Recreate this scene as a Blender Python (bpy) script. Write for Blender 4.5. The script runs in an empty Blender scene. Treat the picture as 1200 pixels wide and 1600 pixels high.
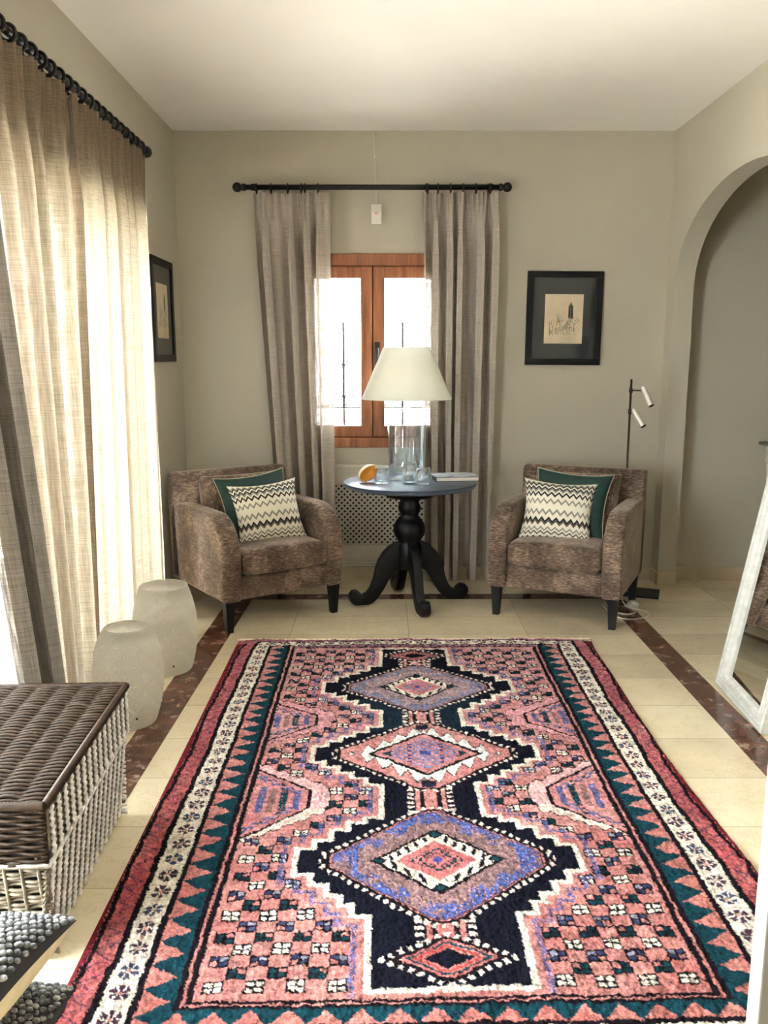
import bpy, bmesh, math, random
import numpy as np
from mathutils import Vector, Matrix, Euler

sc = bpy.context.scene
COL = sc.collection
PI = math.pi
random.seed(7)

# ------------------------------------------------------------------ camera, world, light, exposure
cam_d = bpy.data.cameras.new('camera')
cam = bpy.data.objects.new('camera', cam_d)
COL.objects.link(cam)
cam.location = (0, 0, 1.421)
cam.rotation_euler = (PI / 2 - math.radians(10.23), 0, 0)
cam_d.sensor_fit = 'AUTO'
cam_d.sensor_width = 36
cam_d.lens = 1330 * 36 / 1600
cam_d.clip_start = 0.02
sc.camera = cam

world = bpy.data.worlds.new('daylight')
sc.world = world
world.use_nodes = True
_bg = world.node_tree.nodes['Background']
_bg.inputs[0].default_value = (0.96, 0.985, 1.0, 1)
_bg.inputs[1].default_value = 6.0


def window_light(loc, rot, sx, sy, power, color=(1, 0.98, 0.94), portal=False):
    d = bpy.data.lights.new('daylight', 'AREA')
    d.shape = 'RECTANGLE'
    d.size, d.size_y, d.energy, d.color = sx, sy, power, color
    d.cycles.is_portal = portal
    o = bpy.data.objects.new('daylight', d)
    o.location, o.rotation_euler = loc, rot
    COL.objects.link(o)
    return o


window_light((-1.60, 2.66, 1.05), (0, -PI / 2, 0), 2.1, 3.9, 0, portal=True)      # terrace door
window_light((-0.07, 5.58, 1.45), (-PI / 2, 0, 0), 1.0, 1.2, 0, portal=True)      # small window

sun_d = bpy.data.lights.new('sun', 'SUN')
sun_d.energy = 40.0
sun_d.angle = 0.03
sun_d.color = (1.0, 0.93, 0.84)
sun = bpy.data.objects.new('sun', sun_d)
COL.objects.link(sun)
# the sun stands behind the viewer, high on the right: it lights the terrace but does not enter the doors seen here
sun.rotation_euler = Vector((-0.42, 0.62, -0.95)).to_track_quat('-Z', 'Y').to_euler()

sc.view_settings.view_transform = 'Standard'
sc.view_settings.look = 'None'
sc.view_settings.gamma = 1.0
sc.view_settings.use_curve_mapping = False
sc.view_settings.exposure = 2.45
sc.cycles.use_denoising = True
sc.cycles.max_bounces = 14
sc.cycles.diffuse_bounces = 9
sc.cycles.transmission_bounces = 10
sc.cycles.transparent_max_bounces = 24
sc.cycles.sample_clamp_indirect = 8.0
sc.cycles.caustics_reflective = False
sc.cycles.caustics_refractive = False


# ------------------------------------------------------------------ helpers
def lin(c):
    return tuple(((x / 255) / 12.92 if x <= 10 else ((x / 255 + 0.055) / 1.055) ** 2.4) for x in c)


class NB:
    """small node builder around one material"""

    def __init__(self, name):
        self.m = bpy.data.materials.new(name)
        self.m.use_nodes = True
        self.t = self.m.node_tree
        self.t.nodes.clear()
        self.out = self.n('ShaderNodeOutputMaterial')

    def n(self, kind, ins=None, **kw):
        nd = self.t.nodes.new(kind)
        for k, v in kw.items():
            setattr(nd, k, v)
        for k, v in (ins or {}).items():
            if isinstance(v, bpy.types.NodeSocket):
                self.t.links.new(v, nd.inputs[k])
            else:
                nd.inputs[k].default_value = v
        return nd

    def math(self, op, a, b=0.0, c=0.0):
        return self.n('ShaderNodeMath', {0: a, 1: b, 2: c}, operation=op).outputs[0]

    def coord(self, which='Object', scale=(1, 1, 1), rot=(0, 0, 0)):
        tc = self.n('ShaderNodeTexCoord')
        return self.n('ShaderNodeMapping', {0: tc.outputs[which], 2: rot, 3: scale}).outputs[0]

    def noise(self, vec, scale, detail=3.0, rough=0.55):
        return self.n('ShaderNodeTexNoise', {'Vector': vec, 'Scale': scale, 'Detail': detail, 'Roughness': rough}).outputs[0]

    def ramp(self, fac, stops, interp='LINEAR'):
        r = self.n('ShaderNodeValToRGB', {0: fac})
        cr = r.color_ramp
        cr.interpolation = interp
        while len(cr.elements) < len(stops):
            cr.elements.new(0.5)
        for e, (p, c) in zip(cr.elements, stops):
            e.position = p
            e.color = (*lin(c), 1) if max(c) > 1.0 else (*c, 1)
        return r.outputs[0]

    def mix(self, fac, a, b):
        nd = self.n('ShaderNodeMix', data_type='RGBA')
        for idx, v in ((0, fac), (6, a), (7, b)):
            if isinstance(v, bpy.types.NodeSocket):
                self.t.links.new(v, nd.inputs[idx])
            else:
                nd.inputs[idx].default_value = v if idx == 0 else ((*lin(v), 1))
        return nd.outputs[2]

    def bump(self, h, strength=0.3, dist=0.01):
        return self.n('ShaderNodeBump', {'Strength': strength, 'Distance': dist, 'Height': h}).outputs[0]

    def pbr(self, color, rough=0.6, metal=0.0, bump=None, **kw):
        ins = {'Roughness': rough, 'Metallic': metal}
        ins['Base Color'] = color if isinstance(color, bpy.types.NodeSocket) else (*lin(color), 1)
        if bump is not None:
            ins['Normal'] = bump
        ins.update(kw)
        p = self.n('ShaderNodeBsdfPrincipled', ins)
        self.t.links.new(p.outputs[0], self.out.inputs[0])
        return self.m

    def surface(self, sh):
        self.t.links.new(sh, self.out.inputs[0])
        return self.m


def plain(name, color, rough=0.5, metal=0.0, noise=0.06, scale=25, bump=0.0, **kw):
    b = NB(name)
    v = b.coord()
    nz = b.noise(v, scale)
    c1 = tuple(max(0, x * (1 - noise)) for x in color)
    c2 = tuple(min(255, x * (1 + noise)) for x in color)
    col = b.ramp(nz, [(0.3, tuple(max(1.01, x) if i == 0 else x for i, x in enumerate(c1))), (0.7, tuple(max(1.01, x) if i == 0 else x for i, x in enumerate(c2)))])
    return b.pbr(col, rough, metal, b.bump(nz, bump, 0.004) if bump else None, **kw)


def mesh_obj(name, bm, mats, parent=None, smooth=False, loc=None, rot=None):
    me = bpy.data.meshes.new(name)
    bmesh.ops.recalc_face_normals(bm, faces=bm.faces)
    bm.to_mesh(me)
    bm.free()
    for m in (mats if isinstance(mats, (list, tuple)) else [mats]):
        me.materials.append(m)
    if smooth:
        me.polygons.foreach_set('use_smooth', [True] * len(me.polygons))
        if smooth != True:
            me.set_sharp_from_angle(angle=math.radians(smooth))
    o = bpy.data.objects.new(name, me)
    COL.objects.link(o)
    if parent is not None:
        o.parent = parent
    if loc is not None:
        o.location = loc
    if rot is not None:
        o.rotation_euler = rot
    return o


def tag(o, label, cat, group=None):
    o['label'] = label
    o['category'] = cat
    if group:
        o['group'] = group
    return o


def thing(name, label, cat, loc=(0, 0, 0), rz=0.0, group=None, rot=None):
    o = bpy.data.objects.new(name, None)
    o.empty_display_size = 0.1
    COL.objects.link(o)
    o.location = loc
    o.rotation_euler = rot if rot else (0, 0, rz)
    return tag(o, label, cat, group)


def struct(o):
    o['kind'] = 'structure'
    return o


def dup(root, loc, rz, label):
    """copy of a thing with its parts and sub-parts"""
    r = root.copy()
    COL.objects.link(r)
    r.location = loc
    r.rotation_euler = (0, 0, rz)
    r['label'] = label
    for ch in list(root.children):
        c = ch.copy()
        COL.objects.link(c)
        c.parent = r
        for g in list(ch.children):
            d = g.copy()
            COL.objects.link(d)
            d.parent = c
    return r


def box(bm, lo, hi, mi=0, bevel=0.0, seg=2, M=None):
    g = bmesh.ops.create_cube(bm, size=1.0)
    vs = g['verts']
    for v in vs:
        v.co = Vector([lo[i] + (v.co[i] + 0.5) * (hi[i] - lo[i]) for i in range(3)])
    fs = {f for v in vs for f in v.link_faces}
    for f in fs:
        f.material_index = mi
    if bevel:
        es = {e for v in vs for e in v.link_edges}
        r = bmesh.ops.bevel(bm, geom=list(es), offset=bevel, segments=seg, profile=0.6, affect='EDGES')
        vs = list({v for f in r['faces'] for v in f.verts} | {v for v in vs if v.is_valid})
        for f in r['faces']:
            f.material_index = mi
    if M is not None:
        bmesh.ops.transform(bm, matrix=M, verts=vs)
    return vs


def tube(bm, pts, r, n=8, mi=0, closed=False, caps=True):
    pts = [Vector(p) for p in pts]
    rs = r if isinstance(r, (list, tuple)) else [r] * len(pts)
    rings = []
    up = None
    for i, p in enumerate(pts):
        if closed:
            d = pts[(i + 1) % len(pts)] - pts[i - 1]
        else:
            d = pts[min(i + 1, len(pts) - 1)] - pts[max(i - 1, 0)]
        d.normalize()
        if up is None:
            up = Vector((0, 0, 1)) if abs(d.z) < 0.9 else Vector((1, 0, 0))
        a = d.cross(up)
        if a.length < 1e-6:
            a = d.orthogonal()
        a.normalize()
        b = a.cross(d)
        up = b
        rings.append([bm.verts.new(p + (a * math.cos(2 * PI * k / n) + b * math.sin(2 * PI * k / n)) * rs[i]) for k in range(n)])
    m = len(rings)
    for i in range(m if closed else m - 1):
        A, B = rings[i], rings[(i + 1) % m]
        for k in range(n):
            f = bm.faces.new((A[k], A[(k + 1) % n], B[(k + 1) % n], B[k]))
            f.material_index = mi
            f.smooth = True
    if caps and not closed:
        for R in (rings[0], rings[-1]):
            f = bm.faces.new(R)
            f.material_index = mi


def lathe(bm, prof, n=48, mi=0, c=(0, 0, 0), cap=True):
    rings = []
    for r, z in prof:
        rings.append([bm.verts.new((c[0] + r * math.cos(2 * PI * k / n), c[1] + r * math.sin(2 * PI * k / n), c[2] + z)) for k in range(n)])
    for A, B in zip(rings, rings[1:]):
        for k in range(n):
            f = bm.faces.new((A[k], A[(k + 1) % n], B[(k + 1) % n], B[k]))
            f.material_index = mi
            f.smooth = True
    if cap:
        for R in (rings[0], rings[-1]):
            if prof[0 if R is rings[0] else -1][0] > 1e-4:
                f = bm.faces.new(R)
                f.material_index = mi


def prism(bm, poly, axis, a, b, mi=0, bevel=0.0, seg=2):
    """extrude a 2D polygon along an axis from a to b"""
    def P(u, v, w):
        return {'x': (w, u, v), 'y': (u, w, v), 'z': (u, v, w)}[axis]
    A = [bm.verts.new(P(u, v, a)) for u, v in poly]
    B = [bm.verts.new(P(u, v, b)) for u, v in poly]
    fa = bm.faces.new(A)
    fb = bm.faces.new(B)
    fs = [fa, fb]
    n = len(poly)
    for i in range(n):
        fs.append(bm.faces.new((A[i], A[(i + 1) % n], B[(i + 1) % n], B[i])))
    for f in fs:
        f.material_index = mi
    vs = A + B
    if bevel:
        es = list(set(fa.edges) | set(fb.edges))
        bmesh.ops.recalc_face_normals(bm, faces=fs)
        r = bmesh.ops.bevel(bm, geom=es, offset=bevel, segments=seg, profile=0.6, affect='EDGES')
        for f in r['faces']:
            f.material_index = mi
    return vs


def ellipsoid(bm, c, r, mi=0, u=12, v=8, M=None):
    c = Vector(c)
    def P(th, ph):
        p = c + Vector((r[0] * math.sin(ph) * math.cos(th), r[1] * math.sin(ph) * math.sin(th), r[2] * math.cos(ph)))
        return bm.verts.new(M @ p if M is not None else p)
    t0, t1 = P(0, 0), P(0, PI)
    R = [[P(2 * PI * i / u, PI * j / v) for i in range(u)] for j in range(1, v)]
    fs = []
    for i in range(u):
        k = (i + 1) % u
        fs.append(bm.faces.new((t0, R[0][i], R[0][k])))
        fs.append(bm.faces.new((t1, R[-1][k], R[-1][i])))
        for A, B in zip(R, R[1:]):
            fs.append(bm.faces.new((A[i], B[i], B[k], A[k])))
    for f in fs:
        f.material_index = mi
        f.smooth = True


def rings_poly(cx, cz, rx, rz, a0, a1, n):
    return [(cx + rx * math.cos(a0 + (a1 - a0) * i / n), cz + rz * math.sin(a0 + (a1 - a0) * i / n)) for i in range(n + 1)]


# ------------------------------------------------------------------ materials
def make_wall(name, c):
    b = NB(name)
    v = b.coord()
    n1 = b.noise(v, 1.3, 4)
    n2 = b.noise(v, 140, 3)
    col = b.ramp(n1, [(0.3, tuple(x * 0.97 for x in c)), (0.7, c)])
    return b.pbr(col, 0.75, 0, b.bump(n2, 0.12, 0.003))


M_wall = make_wall('greige_plaster', (184, 179, 163))
M_ceil = make_wall('white_ceiling_paint', (244, 242, 240))
M_white = make_wall('white_paint', (226, 223, 217))

# cream marble tiles
_b = NB('cream_marble_tiles')
_v = _b.coord()
_big = _b.noise(_v, 2.2, 6, 0.6)
_fine = _b.noise(_v, 9, 8, 0.65)
_sx = _b.n('ShaderNodeSeparateXYZ', {0: _v})
_tx = _b.math('FRACT', _b.math('MULTIPLY_ADD', _sx.outputs[0], 1 / 0.62, 10 - 0.13 / 0.62))
_ty = _b.math('FRACT', _b.math('MULTIPLY_ADD', _sx.outputs[1], 1 / 0.31, 20 - 3.03 / 0.31))
_gx = _b.math('LESS_THAN', _b.math('ABSOLUTE', _b.math('SUBTRACT', _tx, 0.5)), 0.4975)
_gy = _b.math('LESS_THAN', _b.math('ABSOLUTE', _b.math('SUBTRACT', _ty, 0.5)), 0.495)
_tile = _b.math('MULTIPLY', _gx, _gy)
_cell = _b.n('ShaderNodeCombineXYZ', {0: _b.math('FLOOR', _b.math('MULTIPLY_ADD', _sx.outputs[0], 1 / 0.62, 10 - 0.13 / 0.62)),
                                      1: _b.math('FLOOR', _b.math('MULTIPLY_ADD', _sx.outputs[1], 1 / 0.31, 20 - 3.03 / 0.31))})
_wn = _b.n('ShaderNodeTexWhiteNoise', {0: _cell.outputs[0]}, noise_dimensions='2D').outputs[0]
_base = _b.ramp(_b.math('MULTIPLY_ADD', _wn, 0.25, _b.math('MULTIPLY', _big, 0.75)), [(0.25, (190, 178, 154)), (0.5, (214, 202, 173)), (0.75, (228, 219, 192))])
_vein = _b.ramp(_fine, [(0.47, (1, 1, 1)), (0.5, (0.62, 0.55, 0.42)), (0.515, (1, 1, 1))])
_c = _b.n('ShaderNodeMix', {0: 0.28, 6: _base, 7: _vein}, data_type='RGBA', blend_type='MULTIPLY').outputs[2]
_c = _b.mix(_tile, (166, 154, 130), _c)
M_floor = _b.pbr(_c, 0.16, 0, _b.bump(_tile, 0.25, 0.002))

# dark red brown marble
_b = NB('red_brown_marble')
_v = _b.coord()
_n1 = _b.noise(_v, 5, 6, 0.7)
_n2 = _b.noise(_v, 11, 7, 0.75)
_c1 = _b.ramp(_n1, [(0.3, (56, 36, 30)), (0.5, (88, 56, 44)), (0.7, (112, 74, 58))])
_c2 = _b.ramp(_n2, [(0.55, (0, 0, 0)), (0.64, (0.7, 0.7, 0.7)), (0.74, (0.15, 0.15, 0.15))])
M_redmarble = _b.pbr(_b.mix(_c2, _c1, (190, 172, 156)), 0.16)

M_base = plain('beige_marble_baseboard', (190, 176, 148), 0.3, noise=0.08, scale=6)

# chenille
_b = NB('taupe_chenille')
_v = _b.coord('Object', (40, 40, 150))
_n1 = _b.noise(_v, 1.0, 5, 0.65)
_v2 = _b.coord('Object', (1, 1, 1))
_n2 = _b.noise(_v2, 7, 4, 0.6)
_mx = _b.math('ADD', _b.math('MULTIPLY', _n1, 0.6), _b.math('MULTIPLY', _n2, 0.4))
_c = _b.ramp(_mx, [(0.36, (46, 35, 29)), (0.5, (98, 80, 68)), (0.64, (166, 144, 124))])
M_chen = _b.pbr(_c, 0.85, 0, _b.bump(_n1, 0.5, 0.004), **{'Sheen Weight': 0.55, 'Sheen Roughness': 0.35, 'Sheen Tint': (0.9, 0.78, 0.66, 1)})

M_blackwood = plain('black_lacquered_wood', (7, 7, 11), 0.45, noise=0.2, **{'Specular IOR Level': 0.3})
M_tabletop = plain('glare_tinted_top', (60, 73, 92), 0.4, noise=0.12, **{'Specular IOR Level': 1.0})  # black top, window glare painted in as a slate blue base
M_blackmetal = plain('black_iron', (20, 17, 18), 0.42, 0.3, noise=0.2)
M_chrome = plain('brushed_nickel', (232, 230, 225), 0.36, 0.75, noise=0.03)
M_darkmetal = plain('dark_bronze_steel', (70, 64, 56), 0.3, 0.9, noise=0.05)
M_blackplate = plain('black_steel_plate', (22, 24, 24), 0.35, 0.4)
M_plasticw = plain('white_plastic', (222, 220, 214), 0.35, noise=0.02)
M_cover = plain('white_painted_wood', (206, 202, 190), 0.45, noise=0.03, scale=8)
M_void = plain('dark_cavity', (26, 24, 22), 0.9)

# window wood
_b = NB('varnished_brown_wood')
_v = _b.coord('Object', (30, 30, 2.5))
_n1 = _b.noise(_v, 1.0, 5, 0.6)
M_wood = _b.pbr(_b.ramp(_n1, [(0.3, (104, 60, 36)), (0.55, (154, 96, 60)), (0.75, (182, 122, 80))]), 0.35)


def thin_glass(name, tint=(1, 1, 1), base=0.04, edge=0.5, rough=0.0):
    b = NB(name)
    lw = b.n('ShaderNodeLayerWeight', {0: 0.25})
    fac = b.math('MULTIPLY_ADD', lw.outputs[1], edge, base)
    tr = b.n('ShaderNodeBsdfTransparent', {0: (*tint, 1)})
    gl = b.n('ShaderNodeBsdfGlossy', {0: (1, 1, 1, 1), 1: rough})
    mx = b.n('ShaderNodeMixShader', {0: fac, 1: tr.outputs[0], 2: gl.outputs[0]})
    return b.surface(mx.outputs[0])


M_pane = thin_glass('window_glass', (0.97, 0.98, 0.98))
M_glass = thin_glass('clear_glass', (0.92, 0.96, 0.98), 0.08, 0.85)
M_picglass = thin_glass('picture_glass', (1, 1, 1), 0.015, 0.14)


def curtain_mat(name, c_dark, c_light, trans, see, trans_col):
    b = NB(name)
    tc = b.n('ShaderNodeTexCoord')
    def uv(sx, sy):
        return b.n('ShaderNodeMapping', {0: tc.outputs['UV'], 3: (sx, sy, 1)}).outputs[0]
    warp = b.noise(uv(260, 9), 1.0, 3, 0.6)     # vertical threads
    weft = b.noise(uv(9, 300), 1.0, 3, 0.6)     # horizontal threads
    big = b.noise(uv(3, 1.5), 1.0, 2)
    thr = b.math('MULTIPLY_ADD', warp, 0.45, b.math('MULTIPLY', weft, 0.55))
    col = b.ramp(thr, [(0.36, c_dark), (0.62, c_light)])
    nrm = b.bump(thr, 0.25, 0.003)
    df = b.n('ShaderNodeBsdfDiffuse', {0: col, 'Normal': nrm})
    tl = b.n('ShaderNodeBsdfTranslucent', {0: b.n('ShaderNodeMix', {0: 0.9, 6: b.ramp(thr, [(0.36, (0.5, 0.47, 0.42)), (0.62, (1, 1, 1))]), 7: (*trans_col, 1)}, data_type='RGBA', blend_type='MULTIPLY').outputs[2]})
    m1 = b.n('ShaderNodeMixShader', {0: trans, 1: df.outputs[0], 2: tl.outputs[0]})
    tr = b.n('ShaderNodeBsdfTransparent', {0: (1, 1, 1, 1)})
    hole = b.math('MULTIPLY', b.ramp(thr, [(0.44, (0, 0, 0)), (0.72, (1, 1, 1))]), see)
    m2 = b.n('ShaderNodeMixShader', {0: hole, 1: m1.outputs[0], 2: tr.outputs[0]})
    return b.surface(m2.outputs[0])


M_linen = curtain_mat('beige_linen', (118, 102, 84), (156, 140, 118), 0.36, 0.05, (0.235, 0.20, 0.142))
M_linenshade = curtain_mat('shaded_linen', (32, 26, 20), (62, 52, 40), 0.05, 0.16, (0.5, 0.42, 0.32))  # doubled beige linen, its missing backlight painted in as a darker colour
M_lining = curtain_mat('ivory_lining', (214, 204, 190), (232, 224, 212), 0.25, 0.05, (0.8, 0.75, 0.66))
M_taupe = curtain_mat('taupe_linen', (150, 142, 134), (196, 188, 178), 0.12, 0.12, (0.5, 0.42, 0.31))
M_tape = plain('white_header_tape', (206, 198, 190), 0.8)


# ------------------------------------------------------------------ room shell
XL, XR, YB, YN, ZC = -1.26, 1.743, 5.40, -1.6, 2.758


def wall_mesh(name, mat, boxes):
    bm = bmesh.new()
    for lo, hi in boxes:
        box(bm, lo, hi)
    return struct(mesh_obj(name, bm, mat))


wall_mesh('floor', M_floor, [((-1.46, YN, -0.12), (3.75, YB + 0.2, 0.0))])
wall_mesh('ceiling', M_ceil, [((-1.46, YN, ZC), (3.75, YB + 0.2, ZC + 0.12))])
DY0, DY1, DZ = 0.75, 4.56, 2.055           # terrace door opening in the left wall
wall_mesh('wall_left', M_wall, [((XL - 0.2, YN, 0), (XL, DY0, ZC)), ((XL - 0.2, DY0, DZ), (XL, DY1, ZC)), ((XL - 0.2, DY1, 0), (XL, YB, ZC))])
WX0, WX1, WZ0, WZ1 = -0.575, 0.435, 0.868, 2.045
wall_mesh('wall_back', M_wall, [((XL - 0.2, YB, 0), (WX0, YB + 0.2, ZC)), ((WX1, YB, 0), (3.75, YB + 0.2, ZC)),
                                ((WX0, YB + 0.07, 0), (WX1, YB + 0.2, WZ0)), ((WX0, YB, 0), (WX1, YB + 0.07, 0.084)), ((WX0, YB, 0.758), (WX1, YB + 0.07, WZ0)), ((WX0, YB, WZ1), (WX1, YB + 0.2, ZC))])
wall_mesh('wall_rear', M_white, [((XL - 0.2, YN - 0.15, 0), (3.75, YN, ZC))])

# right wall with the arch
AY, AA, AZ, AB = 4.335, 0.935, 1.845, 0.50
bm = bmesh.new()
arch = [(AY - AA, 0)] + [(AY + AA * math.cos(t), AZ + AB * math.sin(t)) for t in [PI - PI * i / 40 for i in range(41)]] + [(AY + AA, 0)]
poly = [(YN, 0)] + arch + [(YB, 0), (YB, ZC), (YN, ZC)]
pv = [[bm.verts.new((x, y, z)) for y, z in poly] for x in (XR, XR + 0.118)]
n = len(poly)
for V in pv:
    edges = [bm.edges.new((V[i], V[(i + 1) % n])) for i in range(n)]
    bmesh.ops.triangle_fill(bm, edges=edges, use_beauty=True)
for i in range(n):
    bm.faces.new((pv[0][i], pv[0][(i + 1) % n], pv[1][(i + 1) % n], pv[1][i]))
struct(mesh_obj('wall_right', bm, M_wall))
# edge of an open white door leaf close to the viewer
bm = bmesh.new()
box(bm, (0.580, 1.160, 0.008), (1.40, 1.20, 2.06), bevel=0.003)
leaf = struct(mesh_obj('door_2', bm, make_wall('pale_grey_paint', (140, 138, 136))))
# the hall beyond the arch
wall_mesh('wall_hall', M_wall, [((3.6, 2.4, 0), (3.75, YB, ZC)), ((XR + 0.118, 2.4, 0), (3.75, 2.55, ZC))])

bm = bmesh.new()
box(bm, (XL, YB - 0.014, 0), (XR, YB, 0.085), bevel=0.003)
struct(mesh_obj('baseboard_back', bm, M_base))
bm = bmesh.new()
box(bm, (XL, DY1 + 0.02, 0), (XL + 0.014, YB - 0.014, 0.085), bevel=0.003)
box(bm, (XL, YN, 0), (XL + 0.014, DY0, 0.085), bevel=0.003)
struct(mesh_obj('baseboard_left', bm, M_base))
bm = bmesh.new()
box(bm, (XR - 0.014, AY + AA - 0.014, 0), (XR, YB - 0.014, 0.085), bevel=0.003)
box(bm, (XR - 0.014, AY + AA - 0.014, 0), (XR + 0.118, AY + AA, 0.085), bevel=0.003)
box(bm, (XR - 0.014, 1.22, 0), (XR, AY - AA, 0.085), bevel=0.003)
struct(mesh_obj('baseboard_right', bm, M_base))
bm = bmesh.new()
box(bm, (XR + 0.118, YB - 0.014, 0), (3.6, YB, 0.085), bevel=0.003)
struct(mesh_obj('baseboard_hall', bm, M_base))


# dark marble inlay set into the floor
def strip(name, pts):
    bm = bmesh.new()
    lo = [bm.verts.new((x, y, -0.01)) for x, y in pts]
    hi = [bm.verts.new((x, y, 0.0012)) for x, y in pts]
    bm.faces.new(hi)
    for i in range(4):
        bm.faces.new((lo[i], lo[(i + 1) % 4], hi[(i + 1) % 4], hi[i]))
    struct(mesh_obj(name, bm, M_redmarble))


strip('trim_1', [(-0.985, 1.5), (-0.865, 1.5), (-0.79, 4.92), (-0.93, 4.92)])
strip('trim_2', [(1.32, 1.22), (1.45, 1.22), (1.44, 4.92), (1.32, 4.92)])
strip('trim_3', [(-0.93, 4.92), (1.44, 4.94), (1.44, 5.05), (-0.93, 5.03)])

# terrace outside
bm = bmesh.new()
box(bm, (-7.5, -1.7, -0.16), (-1.46, 9.0, -0.06))
box(bm, (-1.46, YB + 0.2, -0.16), (4.0, 9.0, -0.06))
mesh_obj('terrace', bm, plain('pale_terrace_stone', (214, 210, 202), 0.8, noise=0.1, scale=4))['kind'] = 'structure'

# window_1 : casement window of the back wall
bm = bmesh.new()
fw = 0.065
box(bm, (WX0 - 0.01, YB - 0.012, WZ1 - fw), (WX1 + 0.01, YB + 0.09, WZ1 + 0.006), bevel=0.005)
box(bm, (WX0 - 0.01, YB - 0.012, WZ0 - 0.004), (WX1 + 0.01, YB + 0.09, WZ0 + 0.058), bevel=0.005)
box(bm, (WX0 - 0.01, YB - 0.012, WZ0), (WX0 + fw, YB + 0.09, WZ1), bevel=0.005)
box(bm, (WX1 - fw, YB - 0.012, WZ0), (WX1 + 0.01, YB + 0.09, WZ1), bevel=0.005)
box(bm, (WX0 + 0.04, YB + 0.062, WZ0 + 0.04), (WX0 + fw + 0.03, YB + 0.085, WZ1 - 0.04))
box(bm, (WX1 - fw - 0.03, YB + 0.062, WZ0 + 0.04), (WX1 - 0.04, YB + 0.085, WZ1 - 0.04))
box(bm, (WX0 + 0.04, YB + 0.062, WZ0 + 0.04), (WX1 - 0.04, YB + 0.085, WZ0 + 0.058 + 0.03))
box(bm, (WX0 + 0.04, YB + 0.062, WZ1 - fw - 0.03), (WX1 - 0.04, YB + 0.085, WZ1 - 0.04))
box(bm, ((WX0 + WX1) / 2 - 0.03, YB + 0.062, WZ0 + 0.04), ((WX0 + WX1) / 2 + 0.03, YB + 0.085, WZ1 - 0.04))
win = struct(mesh_obj('window_1', bm, M_wood))
wm = (WX0 + WX1) / 2
for x0, x1 in ((WX0 + fw, wm), (wm, WX1 - fw)):
    s0, s1, z0, z1 = x0 + 0.003, x1 - 0.003, WZ0 + 0.062, WZ1 - fw - 0.003
    bm = bmesh.new()
    w = 0.072
    box(bm, (s0, YB + 0.0, z0), (s0 + w, YB + 0.06, z1), bevel=0.006)
    box(bm, (s1 - w, YB + 0.0, z0), (s1, YB + 0.06, z1), bevel=0.006)
    box(bm, (s0 + w, YB + 0.003, z0), (s1 - w, YB + 0.057, z0 + w), bevel=0.006)
    box(bm, (s0 + w, YB + 0.003, z1 - w), (s1 - w, YB + 0.057, z1), bevel=0.006)
    sash = mesh_obj('sash', bm, M_wood, win)
    bm = bmesh.new()
    box(bm, (s0 + w - 0.005, YB + 0.028, z0 + w - 0.005), (s1 - w + 0.005, YB + 0.034, z1 - w + 0.005))
    mesh_obj('pane', bm, M_pane, sash)
bm = bmesh.new()
hx = wm + 0.028
box(bm, (hx - 0.016, YB - 0.022, 1.38), (hx + 0.016, YB + 0.0, 1.52), bevel=0.006)
tube(bm, [(hx, YB - 0.02, 1.48), (hx, YB - 0.055, 1.48), (hx, YB - 0.06, 1.465), (hx, YB - 0.06, 1.36)], [0.009, 0.009, 0.011, 0.008], 10)
mesh_obj('handle', bm, M_blackmetal, win)

# iron grille outside the window
gr = thing('window_grille', 'wrought iron grille with scrolls outside the small window', 'window grille', (wm, YB + 0.165, WZ0))
gy = 0
bm_bars = []
for gx in (-0.38, -0.19, 0.0, 0.19, 0.38):
    bm = bmesh.new()
    tube(bm, [(gx, 0, 0.0), (gx, 0, 0.30), (gx, 0, 0.78 if gx in (-0.19, 0.19) else 1.17)], 0.009, 6)
    mesh_obj('upright', bm, M_blackmetal, gr)
for gz in (0.24, 0.255):
    bm = bmesh.new()
    tube(bm, [(-0.50, 0.0, gz), (0.50, 0.0, gz)], 0.005, 6)
    mesh_obj('crossbar', bm, M_blackmetal, gr)


def scroll(cx, cz, r, turns, flip, a0=0.0):
    return [(cx + flip * r * (1 - 0.8 * i / 30) * math.cos(a0 + turns * 2 * PI * i / 30), 0, cz + r * (1 - 0.8 * i / 30) * math.sin(a0 + turns * 2 * PI * i / 30)) for i in range(31)]


for gx in (-0.19, 0.19):
    for fl in (-1, 1):
        for cz, r in ((0.50, 0.045), (0.30, 0.035)):
            bm = bmesh.new()
            tube(bm, [(gx, 0, cz - 0.10)] + [(p[0], p[1], p[2]) for p in scroll(gx + fl * (r + 0.006), cz, r, 1.1, -fl)], 0.0045, 6)
            mesh_obj('scroll', bm, M_blackmetal, gr)

# door_1 : sliding glass door behind the big curtains
bm = bmesh.new()
fx0, fx1 = XL - 0.15, XL - 0.09
box(bm, (fx0, DY0, DZ - 0.06), (fx1, DY1, DZ), bevel=0.004)
box(bm, (fx0, DY0, 0.0), (fx1, DY1, 0.05), bevel=0.004)
for yy in (DY0, 1.9, 3.13, DY1 - 0.06):
    box(bm, (fx0, yy, 0.05), (fx1, yy + 0.06, DZ - 0.06), bevel=0.004)
door = struct(mesh_obj('door_1', bm, M_white))
for y0, y1 in ((DY0 + 0.06, 1.9), (1.96, 3.13), (3.19, DY1 - 0.06)):
    bm = bmesh.new()
    box(bm, (XL - 0.123, y0, 0.05), (XL - 0.117, y1, DZ - 0.06))
    mesh_obj('pane', bm, M_pane, door)

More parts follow.
